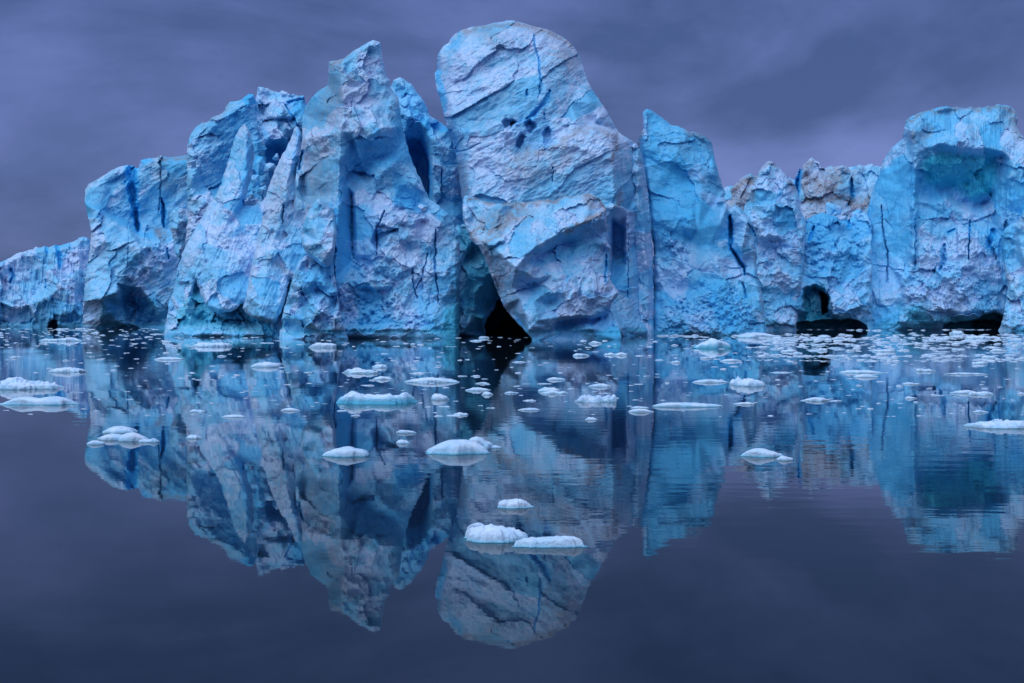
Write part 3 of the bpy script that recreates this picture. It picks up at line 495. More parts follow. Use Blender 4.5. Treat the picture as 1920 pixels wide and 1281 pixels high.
    ice_mass('ice_block', [(868, 376), (870, 370), (874, 366), (890, 370), (905, 377), (920, 380), (940, 382), (955, 379), (969, 379), (984, 380), (1000, 378), (1013, 375), (1022, 376), (1027, 372), (1034, 377), (1042, 376), (1053, 371), (1058, 368), (1068, 369), (1080, 367), (1092, 365), (1103, 362), (1113, 365), (1122, 370), (1129, 379), (1136, 388), (1138, 400), (1137, 413), (1139, 432), (1140, 456), (1145, 465), (1143, 480), (1144, 497), (1145, 525), (1154, 540), (1160, 550), (1154, 560), (1147, 568), (1144, 580), (1152, 596), (1164, 620), (1166, 645), (1002, 645), (996, 634), (990, 627), (984, 621), (974, 610), (965, 599), (955, 588), (945, 576), (940, 565), (935, 553), (930, 540), (926, 526), (920, 514), (916, 504), (911, 490), (906, 478), (902, 470), (897, 462), (890, 456), (882, 449), (880, 440), (876, 432), (872, 424), (869, 412), (868, 396)], 633.5,
        [[(871, 372, 4), (905, 380, 5), (969, 382, 6), (1013, 378, 7), (1060, 372, 7), (1103, 366, 7), (1132, 386, 6)], [(870, 400, 7), (884, 440, 9), (910, 455, 13), (940, 478, 16), (967, 501, 20)], [(967, 501, 20), (985, 480, 18), (1008, 460, 17), (1035, 446, 15.5), (1061, 434, 14), (1100, 414, 12), (1136, 395, 9)], [(880, 425, 8), (930, 420, 10.5), (1000, 420, 12), (1060, 400, 11)], [(985, 500, 16), (1010, 482, 12.5), (1050, 465, 10.5), (1090, 450, 9), (1130, 440, 7)], [(990, 512, 16.5), (1028, 495, 13), (1060, 490, 12), (1105, 486, 10.5), (1135, 470, 7.5)], [(1000, 522, 16), (1040, 515, 15), (1080, 505, 13), (1105, 500, 12), (1140, 500, 8)], [(1020, 550, 16), (1060, 550, 16), (1100, 545, 14.5), (1150, 550, 10)], [(1040, 595, 16), (1080, 592, 15), (1115, 594, 13), (1144, 570, 10)], [(1045, 606, 10), (1085, 598, 9), (1110, 602, 9), (1140, 590, 9)], [(1060, 622, 12), (1110, 615, 13), (1155, 622, 12)],
         [(967, 505, 19.5), (985, 520, 15), (1008, 527, 15)], [(1012, 530, 14), (1034, 568, 13), (1047, 600, 14), (1030, 625, 15)], [(950, 570, 13), (975, 560, 16), (985, 590, 17.5), (990, 620, 18)], [(995, 535, 13), (1000, 566, 17), (1010, 600, 18)], [(900, 468, 11), (920, 505, 9), (938, 552, 8), (955, 582, 9), (985, 616, 12)], [(945, 500, 14), (960, 540, 14)]],
        parent=d, low=((45, .9), (20, .7), (9, .35)), rough=.32, pits=.12, thick=10, seed=16, crust0=.25, frac=.6, rim=1.2, rim_r=7, jag=1.5, notch=.5, soften=2,
        cracks=[([(1137, 478, 1.2), (1136, 500, 1.8), (1135, 528, 1)], 1.8, .9), ([(925, 470, .8), (905, 455, .8)], .8, .1)],
        bumps=[([(909, 456), (922, 442), (935, 434), (947, 442), (947, 452), (930, 462), (918, 466)], 1.3, 6)],
        smoothp=[([(950, 560), (1000, 530), (1045, 590), (1030, 625), (980, 620)], .45), ([(910, 455), (925, 438), (945, 436), (947, 452), (920, 466)], .3)],
        blue=[([(990, 495), (1010, 462), (1061, 436), (1136, 396), (1140, 450), (1120, 485), (1060, 492), (1010, 500)], .5, 10), ([(1040, 600), (1085, 596), (1115, 594), (1146, 572), (1164, 620), (1166, 640), (1040, 640)], .6, 10), ([(960, 510), (1010, 528), (1045, 600), (1030, 625), (980, 615), (950, 570)], .3, 12), ([(1130, 460), (1145, 470), (1142, 530), (1130, 530)], .5, 8)],
        teal=[([(1042, 612), (1080, 606), (1090, 618), (1040, 624)], .5, 8), ([(1000, 500), (1030, 478), (1080, 455), (1120, 450), (1134, 458), (1110, 480), (1060, 484)], .3, 14)],
        dirt=[([(873, 368), (905, 378), (969, 380), (1000, 379), (1027, 374), (1042, 377), (1060, 370)], 3.5, 1), ([(1058, 370), (1103, 364), (1126, 376), (1136, 392), (1090, 418), (1062, 432)], 3.5, .9), ([(880, 440), (900, 432), (935, 425), (960, 400), (969, 385)], 7, .75), ([(900, 420), (950, 410), (985, 392)], 14, .5), ([(885, 445), (910, 458), (935, 436)], 4, .7), ([(900, 465), (930, 520), (945, 560)], 14, .4), ([(1100, 372), (1110, 385)], 6, .6), ([(965, 395), (962, 405)], 5, 1)])

    # fin
    f = ice_mass('iceberg', [(1194, 268), (1199, 256), (1203, 248), (1207, 241), (1206, 226), (1205, 212), (1209, 206), (1214, 204), (1223, 208), (1232, 214), (1245, 224), (1257, 234), (1264, 236), (1271, 236), (1282, 241), (1293, 248), (1302, 247), (1311, 250), (1321, 255), (1329, 261), (1334, 266), (1336, 274), (1338, 287), (1340, 299), (1344, 312), (1347, 324), (1352, 338), (1356, 352), (1361, 363), (1357, 370), (1362, 380), (1370, 390), (1378, 384), (1388, 390), (1396, 398), (1404, 410), (1411, 420), (1417, 430), (1418, 464), (1420, 510), (1430, 560), (1440, 645), (1226, 645), (1226, 560), (1225, 467), (1220, 420), (1215, 367), (1209, 325), (1203, 290)], 627,
        [[(1198, 266, -9), (1206, 250, -5), (1210, 212, -6), (1240, 224, -7), (1290, 250, -7), (1334, 270, -9)], [(1206, 290, -4), (1216, 367, -1), (1226, 467, 1), (1228, 560, 3)], [(1260, 300, -3), (1320, 320, -5), (1350, 360, -7)], [(1250, 420, 2), (1310, 430, 1.5), (1350, 420, -1)], [(1240, 455, 1), (1280, 465, 1.5), (1330, 460, 1)], [(1248, 475, 2), (1270, 440, 2)], [(1365, 385, -4), (1372, 440, -5), (1374, 470, -4), (1393, 500, -1)], [(1382, 395, -3), (1400, 420, -1), (1390, 470, 0), (1414, 440, -5)], [(1240, 540, 4), (1300, 545, 4), (1360, 530, 4), (1400, 520, 2)], [(1245, 590, 8), (1290, 560, 8), (1340, 545, 7)], [(1235, 622, 10), (1300, 622, 13), (1380, 622, 12), (1425, 620, 6)]],
        low=((60, .9), (24, .6), (11, .35)), rough=.25, pits=.05, thick=30, seed=17, crust0=-.3, frac=.6, rim=1.8, rim_r=8, blue0=.22, aniso=(1.3, .9, 25),
        cracks=[([(1368, 405, 2.5), (1370, 440, 3.5), (1370, 466, 4), (1384, 485, 2.5), (1394, 503, 2.5), (1396, 515, 1.5)], 5, 1), ([(1393, 530, 1), (1397, 558, 1.8)], 2, .8), ([(1358, 500, 1), (1372, 504, 1), (1394, 502, 1)], 1.2, .5), ([(1404, 420, 2), (1416, 440, 2), (1416, 462, 1)], 2, .8), ([(1390, 492, 1), (1400, 500, 1)], 1, .5)],
        rub=[([(1240, 600), (1280, 555), (1330, 535), (1380, 540), (1410, 580), (1420, 622), (1232, 622)], .9, 7), ([(1245, 440), (1270, 450), (1290, 470), (1270, 480), (1240, 470)], .8, 7)],
        bumps=[([(1284, 405), (1300, 410), (1304, 430), (1296, 446), (1280, 428)], 1.4, 8)], smoothp=[([(1300, 380), (1360, 380), (1350, 470), (1320, 510), (1290, 500), (1300, 440)], .35)],
        blue=[([(1205, 215), (1300, 250), (1340, 300), (1360, 420), (1340, 480), (1240, 455), (1226, 460), (1215, 360)], .5, 30), ([(1290, 400), (1350, 390), (1345, 470), (1310, 500)], .55, 25)], dirt=[([(1290, 248), (1310, 251), (1328, 262)], 4, .7), ([(1195, 268), (1204, 248)], 4, .8)])
    tag(f, 'smooth pale blue iceberg fin split from the dome by a long black crack', 'iceberg')
    c = ice_mass('ice_column', [(1178, 275), (1192, 268), (1200, 280), (1206, 300), (1213, 350), (1218, 400), (1223, 470), (1226, 560), (1227, 645), (1200, 645), (1190, 500)], 629, [[(1180, 280, -5), (1195, 300, -4), (1205, 400, -3), (1215, 560, -1), (1215, 620, 1)], [(1208, 310, -8), (1218, 420, -7), (1224, 560, -5)]], parent=d, low=((30, .6), (12, .4)), streak=(6, 60, .3, 2), rough=.25, thick=12, seed=37, rim=1.5, rim_r=6)

    # far brown ridge
    r = thing('ice_ridge', 'brown stained ice wall standing behind the arch iceberg', 'ice ridge', 1500, 610)
    ice_mass('ice_wall', [(1352, 380), (1359, 376), (1366, 362), (1375, 349), (1384, 340), (1390, 334), (1400, 328), (1408, 325), (1414, 330), (1420, 329), (1440, 345), (1460, 350), (1478, 340), (1481, 331), (1484, 336), (1490, 338), (1496, 322), (1499, 316), (1503, 318), (1506, 309), (1513, 303), (1519, 297), (1523, 296), (1529, 301), (1537, 304), (1541, 314), (1548, 315), (1557, 311), (1566, 313), (1574, 311), (1581, 310), (1590, 313), (1594, 320), (1600, 320), (1608, 309), (1614, 309), (1622, 312), (1628, 308), (1636, 307), (1641, 312), (1655, 314), (1680, 330), (1680, 480), (1280, 480), (1290, 410), (1330, 392)], 609,
        [[(1362, 376, -8), (1390, 340, -10), (1418, 336, -10)], [(1375, 390, 0), (1400, 360, -3), (1440, 400, -5)], [(1497, 325, -8), (1493, 370, -8)], [(1505, 315, -4), (1500, 370, 0), (1502, 400, 2)], [(1520, 302, -8), (1545, 318, -8), (1590, 318, -8)], [(1550, 350, 0), (1560, 400, 3), (1588, 350, -1), (1590, 390, 0)], [(1600, 330, -5), (1596, 390, -2), (1640, 312, -8), (1630, 370, 0), (1640, 430, 4)], [(1500, 450, 6), (1600, 450, 6), (1370, 450, 5)]],
        parent=r, low=((36, .9), (16, .5), (8, .3)), rough=.3, thick=60, seed=18, crust0=.4, rim=3, rim_r=8, soften=2,
        cracks=[([(1500, 318, 3), (1497, 340, 4.5), (1494, 368, 2)], 9, 1), ([(1596, 334, 2), (1597, 352, 3), (1597, 368, 3), (1591, 384, 2)], 7, .9), ([(1582, 326, 3), (1592, 328, 3)], 3, .6), ([(1628, 324, 2), (1632, 322, 2)], 3, .6)],
        dirt=[([(1508, 372), (1530, 376), (1580, 370)], 5, .9), ([(1535, 350), (1550, 350), (1560, 330)], 16, .8), ([(1515, 305), (1512, 340), (1510, 370)], 6, .8), ([(1560, 330), (1590, 318)], 10, .6), ([(1600, 380), (1640, 374)], 9, .9), ([(1365, 370), (1390, 340), (1412, 332)], 8, .9), ([(1375, 385), (1400, 370)], 14, .7), ([(1530, 400), (1560, 380)], 20, .5)])
    ice_mass('snow_cap', [(1352, 366), (1358, 352), (1366, 349), (1378, 348), (1384, 360), (1372, 376), (1354, 380)], 608.6, [[(1356, 356, 0), (1380, 352, 0)], [(1360, 376, 3), (1376, 372, 3)]], parent=r, low=((20, .3),), rough=.05, thick=20, seed=38, rim=1, rim_r=6)
    ice_mass('snow_cap', [(1585, 316), (1592, 313), (1606, 311), (1660, 312), (1660, 330), (1590, 330)], 608.6, [[(1590, 316, 0), (1650, 315, 0)], [(1600, 328, 3), (1650, 328, 3)]], parent=r, low=((20, .3),), rough=.05, thick=20, seed=39, rim=1, rim_r=6)

    # arch berg
    a = thing('iceberg', 'low iceberg with a dark arched cave under a snowy shelf of tumbled blocks', 'iceberg', 1530, 618)
    ice_mass('ice_tower', [(1390, 400), (1396, 386), (1403, 372), (1408, 360), (1414, 344), (1422, 324), (1427, 314), (1433, 308), (1440, 302), (1447, 302), (1453, 307), (1462, 315), (1470, 325), (1478, 334), (1485, 339), (1494, 354), (1497, 372), (1500, 390), (1507, 405), (1512, 420), (1508, 480), (1500, 560), (1490, 640), (1400, 640), (1404, 500), (1396, 430)], 619,
        [[(1394, 398, -6), (1410, 360, -7), (1428, 318, -8), (1444, 305, -8), (1464, 320, -8), (1492, 352, -9)], [(1420, 380, -2), (1440, 330, -4), (1450, 340, -4)], [(1440, 352, -2), (1468, 338, -4)], [(1425, 420, 1), (1455, 390, 1), (1480, 385, -1), (1496, 390, -5)], [(1430, 470, 1), (1475, 460, 0), (1490, 440, -3)], [(1420, 540, 5), (1480, 540, 4)], [(1410, 600, 6), (1480, 600, 6)]],
        parent=a, low=((36, .9), (16, .6), (8, .4)), rough=.4, pits=.35, thick=25, seed=19, rim=2.5, rim_r=8, blue0=.1, dirt=[([(1430, 310), (1445, 304), (1458, 314)], 4, .7), ([(1415, 340), (1405, 370)], 4, .6), ([(1484, 345), (1492, 356)], 5, .6)], blue=[([(1425, 380), (1490, 360), (1490, 470), (1430, 480)], .35, 20)])
    ice_mass('ice_foot', [(1400, 500), (1404, 470), (1412, 440), (1418, 428), (1430, 440), (1450, 470), (1468, 485), (1490, 470), (1500, 425), (1509, 413), (1519, 408), (1530, 402), (1541, 398), (1560, 404), (1590, 412), (1605, 402), (1623, 398), (1634, 420), (1636, 560), (1640, 645), (1400, 645)], 618.5,
        [[(1506, 416, -12), (1541, 402, -14), (1590, 414, -14), (1625, 402, -12)], [(1412, 450, -2), (1450, 475, -1), (1480, 485, -2), (1500, 450, -8)], [(1510, 450, -6), (1550, 440, -7), (1620, 440, -7)], [(1500, 490, -1), (1560, 490, -1), (1620, 490, -3)], [(1420, 540, 3), (1470, 520, 4), (1510, 525, 6), (1550, 530, 6), (1590, 540, 5), (1625, 540, 0)], [(1410, 600, 5), (1450, 590, 7), (1500, 570, 8), (1560, 560, 8), (1610, 580, 6)], [(1420, 612, 5), (1450, 602, 6), (1500, 600, 7), (1590, 598, 6), (1625, 610, 4)]],
        parent=a, low=((45, 1.0), (20, .8), (9, .4)), rough=.3, thick=60, seed=20, crust0=-.15, rim=1.5, rim_r=8, blue0=.25,
        recess=[([(1508, 546), (1523, 536), (1541, 540), (1553, 561), (1555, 586), (1568, 600), (1500, 604), (1496, 590), (1506, 580)], 9, 9), ([(1536, 545), (1550, 552), (1554, 585), (1545, 590), (1540, 570)], 18, 6), ([(1428, 614), (1445, 606), (1505, 604), (1591, 600), (1612, 606), (1626, 614), (1626, 640), (1426, 640)], 14, 5)],
        rub=[([(1505, 415), (1620, 410), (1620, 500), (1560, 520), (1490, 500)], 1.0, 9), ([(1440, 480), (1500, 440), (1500, 520), (1450, 540)], 1.4, 12)],
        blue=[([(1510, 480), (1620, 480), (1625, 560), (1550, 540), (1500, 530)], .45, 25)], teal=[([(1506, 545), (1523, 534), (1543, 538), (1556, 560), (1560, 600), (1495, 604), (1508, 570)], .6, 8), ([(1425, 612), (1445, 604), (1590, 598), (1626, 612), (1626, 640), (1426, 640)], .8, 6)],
        cracks=[([(1527, 426, 3), (1522, 440, 4), (1516, 450, 2)], 4, 1), ([(1510, 424, 3), (1500, 440, 3)], 4, .9), ([(1592, 412, 2), (1592, 425, 3)], 4, 1)], dirt=[([(1470, 492), (1500, 500)], 7, .5), ([(1480, 510), (1492, 505)], 5, .6)])

    # right massif
    m = thing('iceberg', 'massive blocky iceberg with a dark hollow face at the right edge', 'iceberg', 1760, 618)
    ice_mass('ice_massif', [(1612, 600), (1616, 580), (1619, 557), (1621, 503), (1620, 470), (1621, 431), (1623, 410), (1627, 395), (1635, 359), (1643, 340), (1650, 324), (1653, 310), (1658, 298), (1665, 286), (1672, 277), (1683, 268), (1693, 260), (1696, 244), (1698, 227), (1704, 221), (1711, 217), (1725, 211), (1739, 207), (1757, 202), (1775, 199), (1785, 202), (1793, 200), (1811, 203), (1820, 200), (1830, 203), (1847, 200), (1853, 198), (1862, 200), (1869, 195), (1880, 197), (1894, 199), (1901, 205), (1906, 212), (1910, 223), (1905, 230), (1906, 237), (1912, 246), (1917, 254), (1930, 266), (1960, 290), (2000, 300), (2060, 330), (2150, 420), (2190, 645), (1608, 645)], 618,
        [[(1700, 230, -6), (1740, 212, -7), (1811, 207, -8), (1870, 200, -8), (1905, 214, -9)], [(1655, 305, -8), (1680, 275, -7), (1698, 262, -5)], [(1622, 440, -9), (1636, 365, -9), (1650, 330, -9)], [(1712, 235, -2), (1716, 260, 1), (1716, 300, 2), (1717, 381, 3), (1716, 503, 5)], [(1722, 287, 3), (1742, 275, 3.5), (1762, 268, 3.5), (1795, 276, 3.2), (1826, 278, 3), (1848, 276, 3.5), (1878, 284, 4)], [(1740, 262, .5), (1790, 256, 1.5), (1811, 244, 2.5), (1840, 262, 1), (1870, 268, 1)], [(1727, 302, 1), (1741, 289, 1.5), (1762, 281, 1), (1795, 288, .5), (1826, 291, 0), (1866, 300, -1)], [(1724, 358, -2), (1748, 368, -3), (1772, 356, -4), (1800, 378, -6), (1828, 386, -6), (1854, 376, -6)], [(1726, 376, 2), (1750, 384, 2), (1774, 374, 1), (1800, 394, 1), (1830, 402, 1), (1850, 398, 0)], [(1878, 292, 0), (1872, 325, 0), (1866, 352, 1), (1862, 385, 2), (1850, 408, 2)], [(1896, 300, 5), (1888, 350, 5), (1885, 400, 6), (1920, 340, 9), (1960, 340, 10), (1930, 430, 9)], [(1725, 385, 1), (1760, 400, 1), (1800, 410, 1), (1845, 410, 2)], [(1660, 420, -4), (1680, 480, -1), (1650, 500, -4), (1690, 350, -3)], [(1760, 470, 5), (1820, 460, 5), (1870, 440, 3)], [(1700, 540, 7), (1760, 520, 7), (1810, 550, 8), (1860, 530, 7), (1900, 520, 8)], [(1630, 560, -1), (1660, 580, 4), (1700, 590, 7), (1750, 575, 9), (1800, 585, 9), (1840, 582, 9), (1880, 580, 8)], [(1630, 612, 3), (1690, 612, 7), (1740, 612, 5), (1800, 606, 3), (1860, 604, 3)]],
        parent=m, low=((60, 1.2), (26, .8), (11, .4)), rough=.26, pits=.1, thick=45, seed=21, crust0=-.05, frac=.5, rim=3, rim_r=10, blue0=.1, notch=.25,
        cracks=[([(1653, 385, .9), (1655, 438, 1.3), (1664, 470, 1.6), (1664, 530, 1.2)], 2.5, .4), ([(1820, 413, 1), (1818, 440, 1.6), (1815, 486, 1)], 3, .9), ([(1770, 460, 3), (1768, 490, 4), (1760, 508, 2)], 3, .6), ([(1862, 432, 4), (1857, 450, 5), (1854, 462, 3)], 4, .9), ([(1897, 440, 1.2), (1900, 478, 1.5)], 2.5, .7), ([(1717, 410, 1), (1716, 500, 1.8)], 2, .5), ([(1778, 436, 2), (1790, 430, 2)], 2, .8), ([(1754, 500, 1), (1752, 512, 1.4)], 2, .7)],
        recess=[([(1826, 600), (1842, 590), (1865, 586), (1880, 594), (1880, 640), (1826, 640)], 9, 8), ([(1770, 610), (1800, 605), (1830, 602), (1880, 606), (1880, 640), (1770, 640)], 10, 4)],
        bumps=[([(1706, 238), (1722, 246), (1724, 300), (1719, 380), (1721, 440), (1717, 505), (1708, 505), (1712, 440), (1709, 380), (1714, 300)], 1.6, 9), ([(1680, 510), (1715, 505), (1745, 530), (1740, 555), (1700, 560)], 2, 14), ([(1765, 520), (1800, 500), (1835, 530), (1800, 560)], 2, 14)],
        rub=[([(1680, 510), (1745, 520), (1780, 560), (1700, 565)], 1.0, 8), ([(1765, 490), (1850, 520), (1880, 570), (1790, 570)], .8, 8)],
        blue=[([(1625, 400), (1650, 330), (1705, 300), (1708, 520), (1670, 560), (1625, 520)], .4, 30), ([(1726, 300), (1762, 280), (1804, 284), (1850, 290), (1872, 296), (1862, 370), (1836, 410), (1790, 372), (1740, 390)], .6, 24), ([(1740, 270), (1800, 250), (1870, 280), (1860, 300), (1800, 272), (1740, 285)], .35, 14), ([(1850, 430), (1905, 420), (1905, 480), (1850, 475)], .55, 12), ([(1615, 580), (1700, 560), (1800, 590), (1880, 590), (1880, 640), (1612, 640)], .4, 16)],  # the hollow's polygon deepens the blue ice to stand in for its shade
        teal=[([(1728, 304), (1742, 288), (1762, 280), (1795, 287), (1840, 290), (1868, 296), (1866, 330), (1858, 366), (1826, 380), (1790, 352), (1752, 350), (1734, 345)], .8, 22), ([(1680, 570), (1720, 575), (1745, 600), (1800, 590), (1830, 600), (1800, 612), (1700, 608)], .35, 12), ([(1780, 606), (1830, 596), (1860, 586), (1882, 594), (1882, 640), (1780, 640)], .7, 6)],  # hollow face: its shade is painted in with the teal tint
        dirt=[([(1704, 222), (1740, 209), (1811, 205), (1870, 198), (1905, 214)], 4, .7), ([(1735, 240), (1720, 260)], 8, .5), ([(1900, 225), (1910, 250)], 8, .5)], streak=(7, 70, .28, 0), smoothp=[([(1625, 400), (1650, 330), (1705, 300), (1708, 520), (1670, 560), (1625, 520)], .4)])
    ice_mass('ice_block', [(1876, 440), (1885, 428), (1895, 420), (1905, 418), (1915, 400), (1925, 385), (2000, 370), (2000, 645), (1872, 645), (1868, 628), (1880, 600), (1890, 540), (1880, 480)], 619,
        [[(1880, 440, 6), (1900, 424, 6), (1915, 420, 8), (1960, 400, 10)], [(1885, 470, 7), (1905, 480, 7), (1908, 440, 8)], [(1915, 470, 12), (1930, 520, 13)], [(1890, 570, 9), (1910, 560, 12), (1950, 550, 15)], [(1875, 622, 12), (1900, 622, 16), (1960, 622, 18)]],
        parent=m, low=((36, .8), (16, .5), (8, .3)), rough=.2, thick=14, seed=22, rim=2, rim_r=8, cracks=[([(1914, 390, 1.5), (1910, 410, 2), (1902, 418, 1)], 4, .3), ([(1862, 440, 2), (1880, 470, 2), (1882, 490, 1)], 2, .5)], rub=[([(1870, 570), (1960, 540), (1960, 622), (1870, 622)], .5, 8)], blue=[([(1876, 440), (1905, 425), (1905, 480), (1885, 490)], .5, 8)])

    # loose blocks lying in the crevasses and on the shelf
    def chunk(name, x, y, w, h, B, d, seed, label, blue):
        rng = np.random.RandomState(seed); n = 7
        ang = np.sort(rng.uniform(0, 2 * math.pi, n))
        ol = [(x + w / 2 * math.cos(t) * rng.uniform(.75, 1.05), y + h / 2 * math.sin(t) * rng.uniform(.75, 1.05)) for t in ang]
        px, py = x + rng.uniform(-.15, .15) * w, y + rng.uniform(-.2, .1) * h
        D = max(1.0, w * .05)
        o = ice_mass(name, ol, B, [[(px, py, d + D), (x - w * .1, y + h * .3, d + D * .6)], [(x - w * .5, y, d)], [(x + w * .5, y, d - D * .4)], [(x, y - h * .5, d - D * .3)], [(x, y + h * .5, d)]], low=((max(6, w * .5), .3),), rough=.05, thick=1.5 - d + D, seed=seed, rim=.15, rim_r=3, jag=.2, soften=0, step=1.4, blue0=blue, low_centre=0, frac=.5, crust0=.1)
        tag(o, label, 'ice block', 'broken blocks lodged in the ice')
    chunk('fallen_block', 487, 312, 30, 44, 622, -4, 101, 'upright blue block wedged in the crevasse behind the leaning slab', .75)
    chunk('fallen_block', 481, 338, 34, 26, 622, -2, 102, 'tilted blue block in the middle of the leaning slab crevasse', .5)
    chunk('fallen_block', 493, 358, 28, 24, 622, 0, 103, 'pale blue block low in the leaning slab crevasse', .5)
    chunk('fallen_block', 517, 294, 22, 17, 622, -8, 104, 'small block on the ledge at the top of the crevasse, under the dark overhang', .4)
    chunk('fallen_block', 486, 272, 34, 32, 622, -6, 105, 'broad pale block at the head of the crevasse', .3)
    chunk('fallen_block', 507, 318, 30, 34, 622, -4, 106, 'whitish crumbly block on the right side of the crevasse', .2)
    chunk('fallen_block', 473, 366, 20, 14, 623, 1, 107, 'small white lump at the foot of the leaning slab crevasse', .3)
    chunk('fallen_block', 793, 391, 26, 20, 632, 4, 108, 'pale slab leaning at the foot of the deep blue crevasse right of the pointed peak', .1)
    chunk('fallen_block', 796, 408, 14, 8, 632, 5, 109, 'small white block just below the deep blue crevasse right of the pointed peak', .0)
    chunk('fallen_block', 1561, 392, 44, 36, 617, -5, 110, 'largest smooth square block standing on the snowy shelf above the arch cave', .05)
    chunk('fallen_block', 1538, 406, 13, 10, 617, -3, 111, 'small white block left of the big square block on the shelf', .0)
    chunk('fallen_block', 1566, 402, 12, 10, 618, -2, 112, 'small white cube in front of the big square block on the shelf', .0)
    chunk('fallen_block', 1580, 410, 22, 14, 618, -2, 113, 'rounded white block at the right foot of the big square block', .0)
    chunk('fallen_block', 1606, 400, 30, 18, 617, -4, 114, 'low white slab against the right massif on the snowy shelf', .15)
    chunk('fallen_block', 1512, 455, 16, 20, 618, 1, 115, 'bluish block below the left end of the snowy shelf', .2)
build_bergs()

# ------------------------------------------------------------------ water
def build_water():
    me = new_mesh('water', [(-6000, -300, 0), (6000, -300, 0), (6000, 9000, 0), (-6000, 9000, 0)], [(0, 1, 2, 3)], WATER, smooth=False)
    tag(link('water', me), kind='structure')
build_water()

# ------------------------------------------------------------------ floes
def floe_mesh(w, h, dep, prof, seed, crust=.1, na=44, nr=12, blue=.4, lump=.0, dirt=0., pw=3., foot=0.):
    """w wide, h high, dep deep floe; prof = heights (0..1) along x"""
    rng = np.random.RandomState(seed)
    th = np.linspace(0, 2 * math.pi, na, endpoint=False)
    rad = 1 + .26 * np.array([vnoise(np.array([2 * math.cos(t) + seed]), np.array([2 * math.sin(t)]), seed)[0] for t in th]) + .09 * rng.uniform(-1, 1, na)
    rad /= np.max(np.abs(rad * np.cos(th)))
    rr = np.concatenate([np.linspace(0.0, .9, nr - 3), [.96, 1.0, 1.0, .97]])
    xs = np.linspace(-1, 1, len(prof)); V = []; T = []
    for q, r in enumerate(rr):
        rq = 1 + (rad - 1) * r ** 3
        cs, sn_ = np.cos(th), np.sin(th)
        if pw > 4: cs, sn_ = np.sign(cs) * np.abs(cs) ** .6, np.sign(sn_) * np.abs(sn_) ** .6
        x = r * rq * cs; y = r * rq * sn_
        H = (np.interp(x - .09, xs, prof) + np.interp(x, xs, prof) * 2 + np.interp(x + .09, xs, prof)) / 4
        e = np.clip(1 - r ** pw, 0, 1) ** .55
        nz = fbm(x * w / h * .35 + seed, y * dep / h * .35, seed, 3) + .5 * fbm(x * 3 + seed, y * 3, seed + 9, 3)
        cz = .5 * ridged(x * w / h * 1.1 + seed, y * dep / h * 1.1, seed + 5, 3) + .9 * lowpoly(x * w / h * .9 + seed, y * dep / h * .9, seed + 6) + .5 * lowpoly(x * w / h * 2.1, y * dep / h * 2.1 + seed, seed + 7)
        z = h * H * (.16 + .84 * e * (1 + lump * nz)) + 1.5 * crust * h * np.clip(cz, -.7, 1.1) * (e > .15)
        tb = np.zeros((na, 3)); tb[:, 0] = blue * np.clip(1.25 - z / ((.3 + .35 * blue) * h), 0, 1) * (r > .8)
        tb[:, 1] = dirt * (nz > .25) * .6
        if q == len(rr) - 2: z = np.full(na, .05 * h); tb[:, 0] = blue
        if q == len(rr) - 1:
            z = np.full(na, -.25 * h); tb[:, 0] = blue
        if foot and q == len(rr) - 2:
            g = 1 + foot * np.clip(nz + .45, 0, 1); x = x * g; y = y * g; z = np.full(na, .004); tb[:, 0] = .9
        V.append(np.stack([x * w / 2, y * dep / 2, np.maximum(z, -.25 * h)], 1)); T.append(tb)
    V = np.concatenate(V); T = np.concatenate(T); Q = []
    for q in range(len(rr) - 1):
        for i in range(na):
            j = (i + 1) % na
            Q.append((q * na + i, (q + 1) * na + i, (q + 1) * na + j, q * na + j))
    Q.append(tuple(reversed(range((len(rr) - 1) * na, len(rr) * na))))
    return new_mesh('ice_floe', V, Q, FLOE, T, smooth=crust < .09)
FLAT = [.5, .8, 1, .9, 1, .8, .4]
def floe(x0, x1, yt, yb, label, prof=FLAT, crust=.1, depth=.55, blue=.4, lump=.2, dirt=0., seed=None, name='ice_floe', cat='ice floe', group=None, pw=3., foot=0.):
    """yb is the front waterline in the photograph, yt the crest"""
    Yf = F * CH / (yb - HY); w = (x1 - x0) / F * Yf; dep = w * depth
    Y = Yf + dep / 2
    # crest height seen over the middle of the floe
    h = max(.04, CH - (yt - HY) / F * Y) * (.62 if yb < 800 else .78)
    sd = seed if seed is not None else int(x0 * 3 + yb * 7)
    X = to_world((x0 + x1) / 2, 0, Yf)[0]
    big = (x1 - x0) > 60
    o = link(name, floe_mesh(w * 1.02, h / max(.4, max(prof)), dep, prof, sd, crust, 72 if big else 36, 20 if big else 11, blue, lump, dirt, pw, foot), None, (X, Y, 0))
    tag(o, label, cat, group)
    return o, w, h, dep
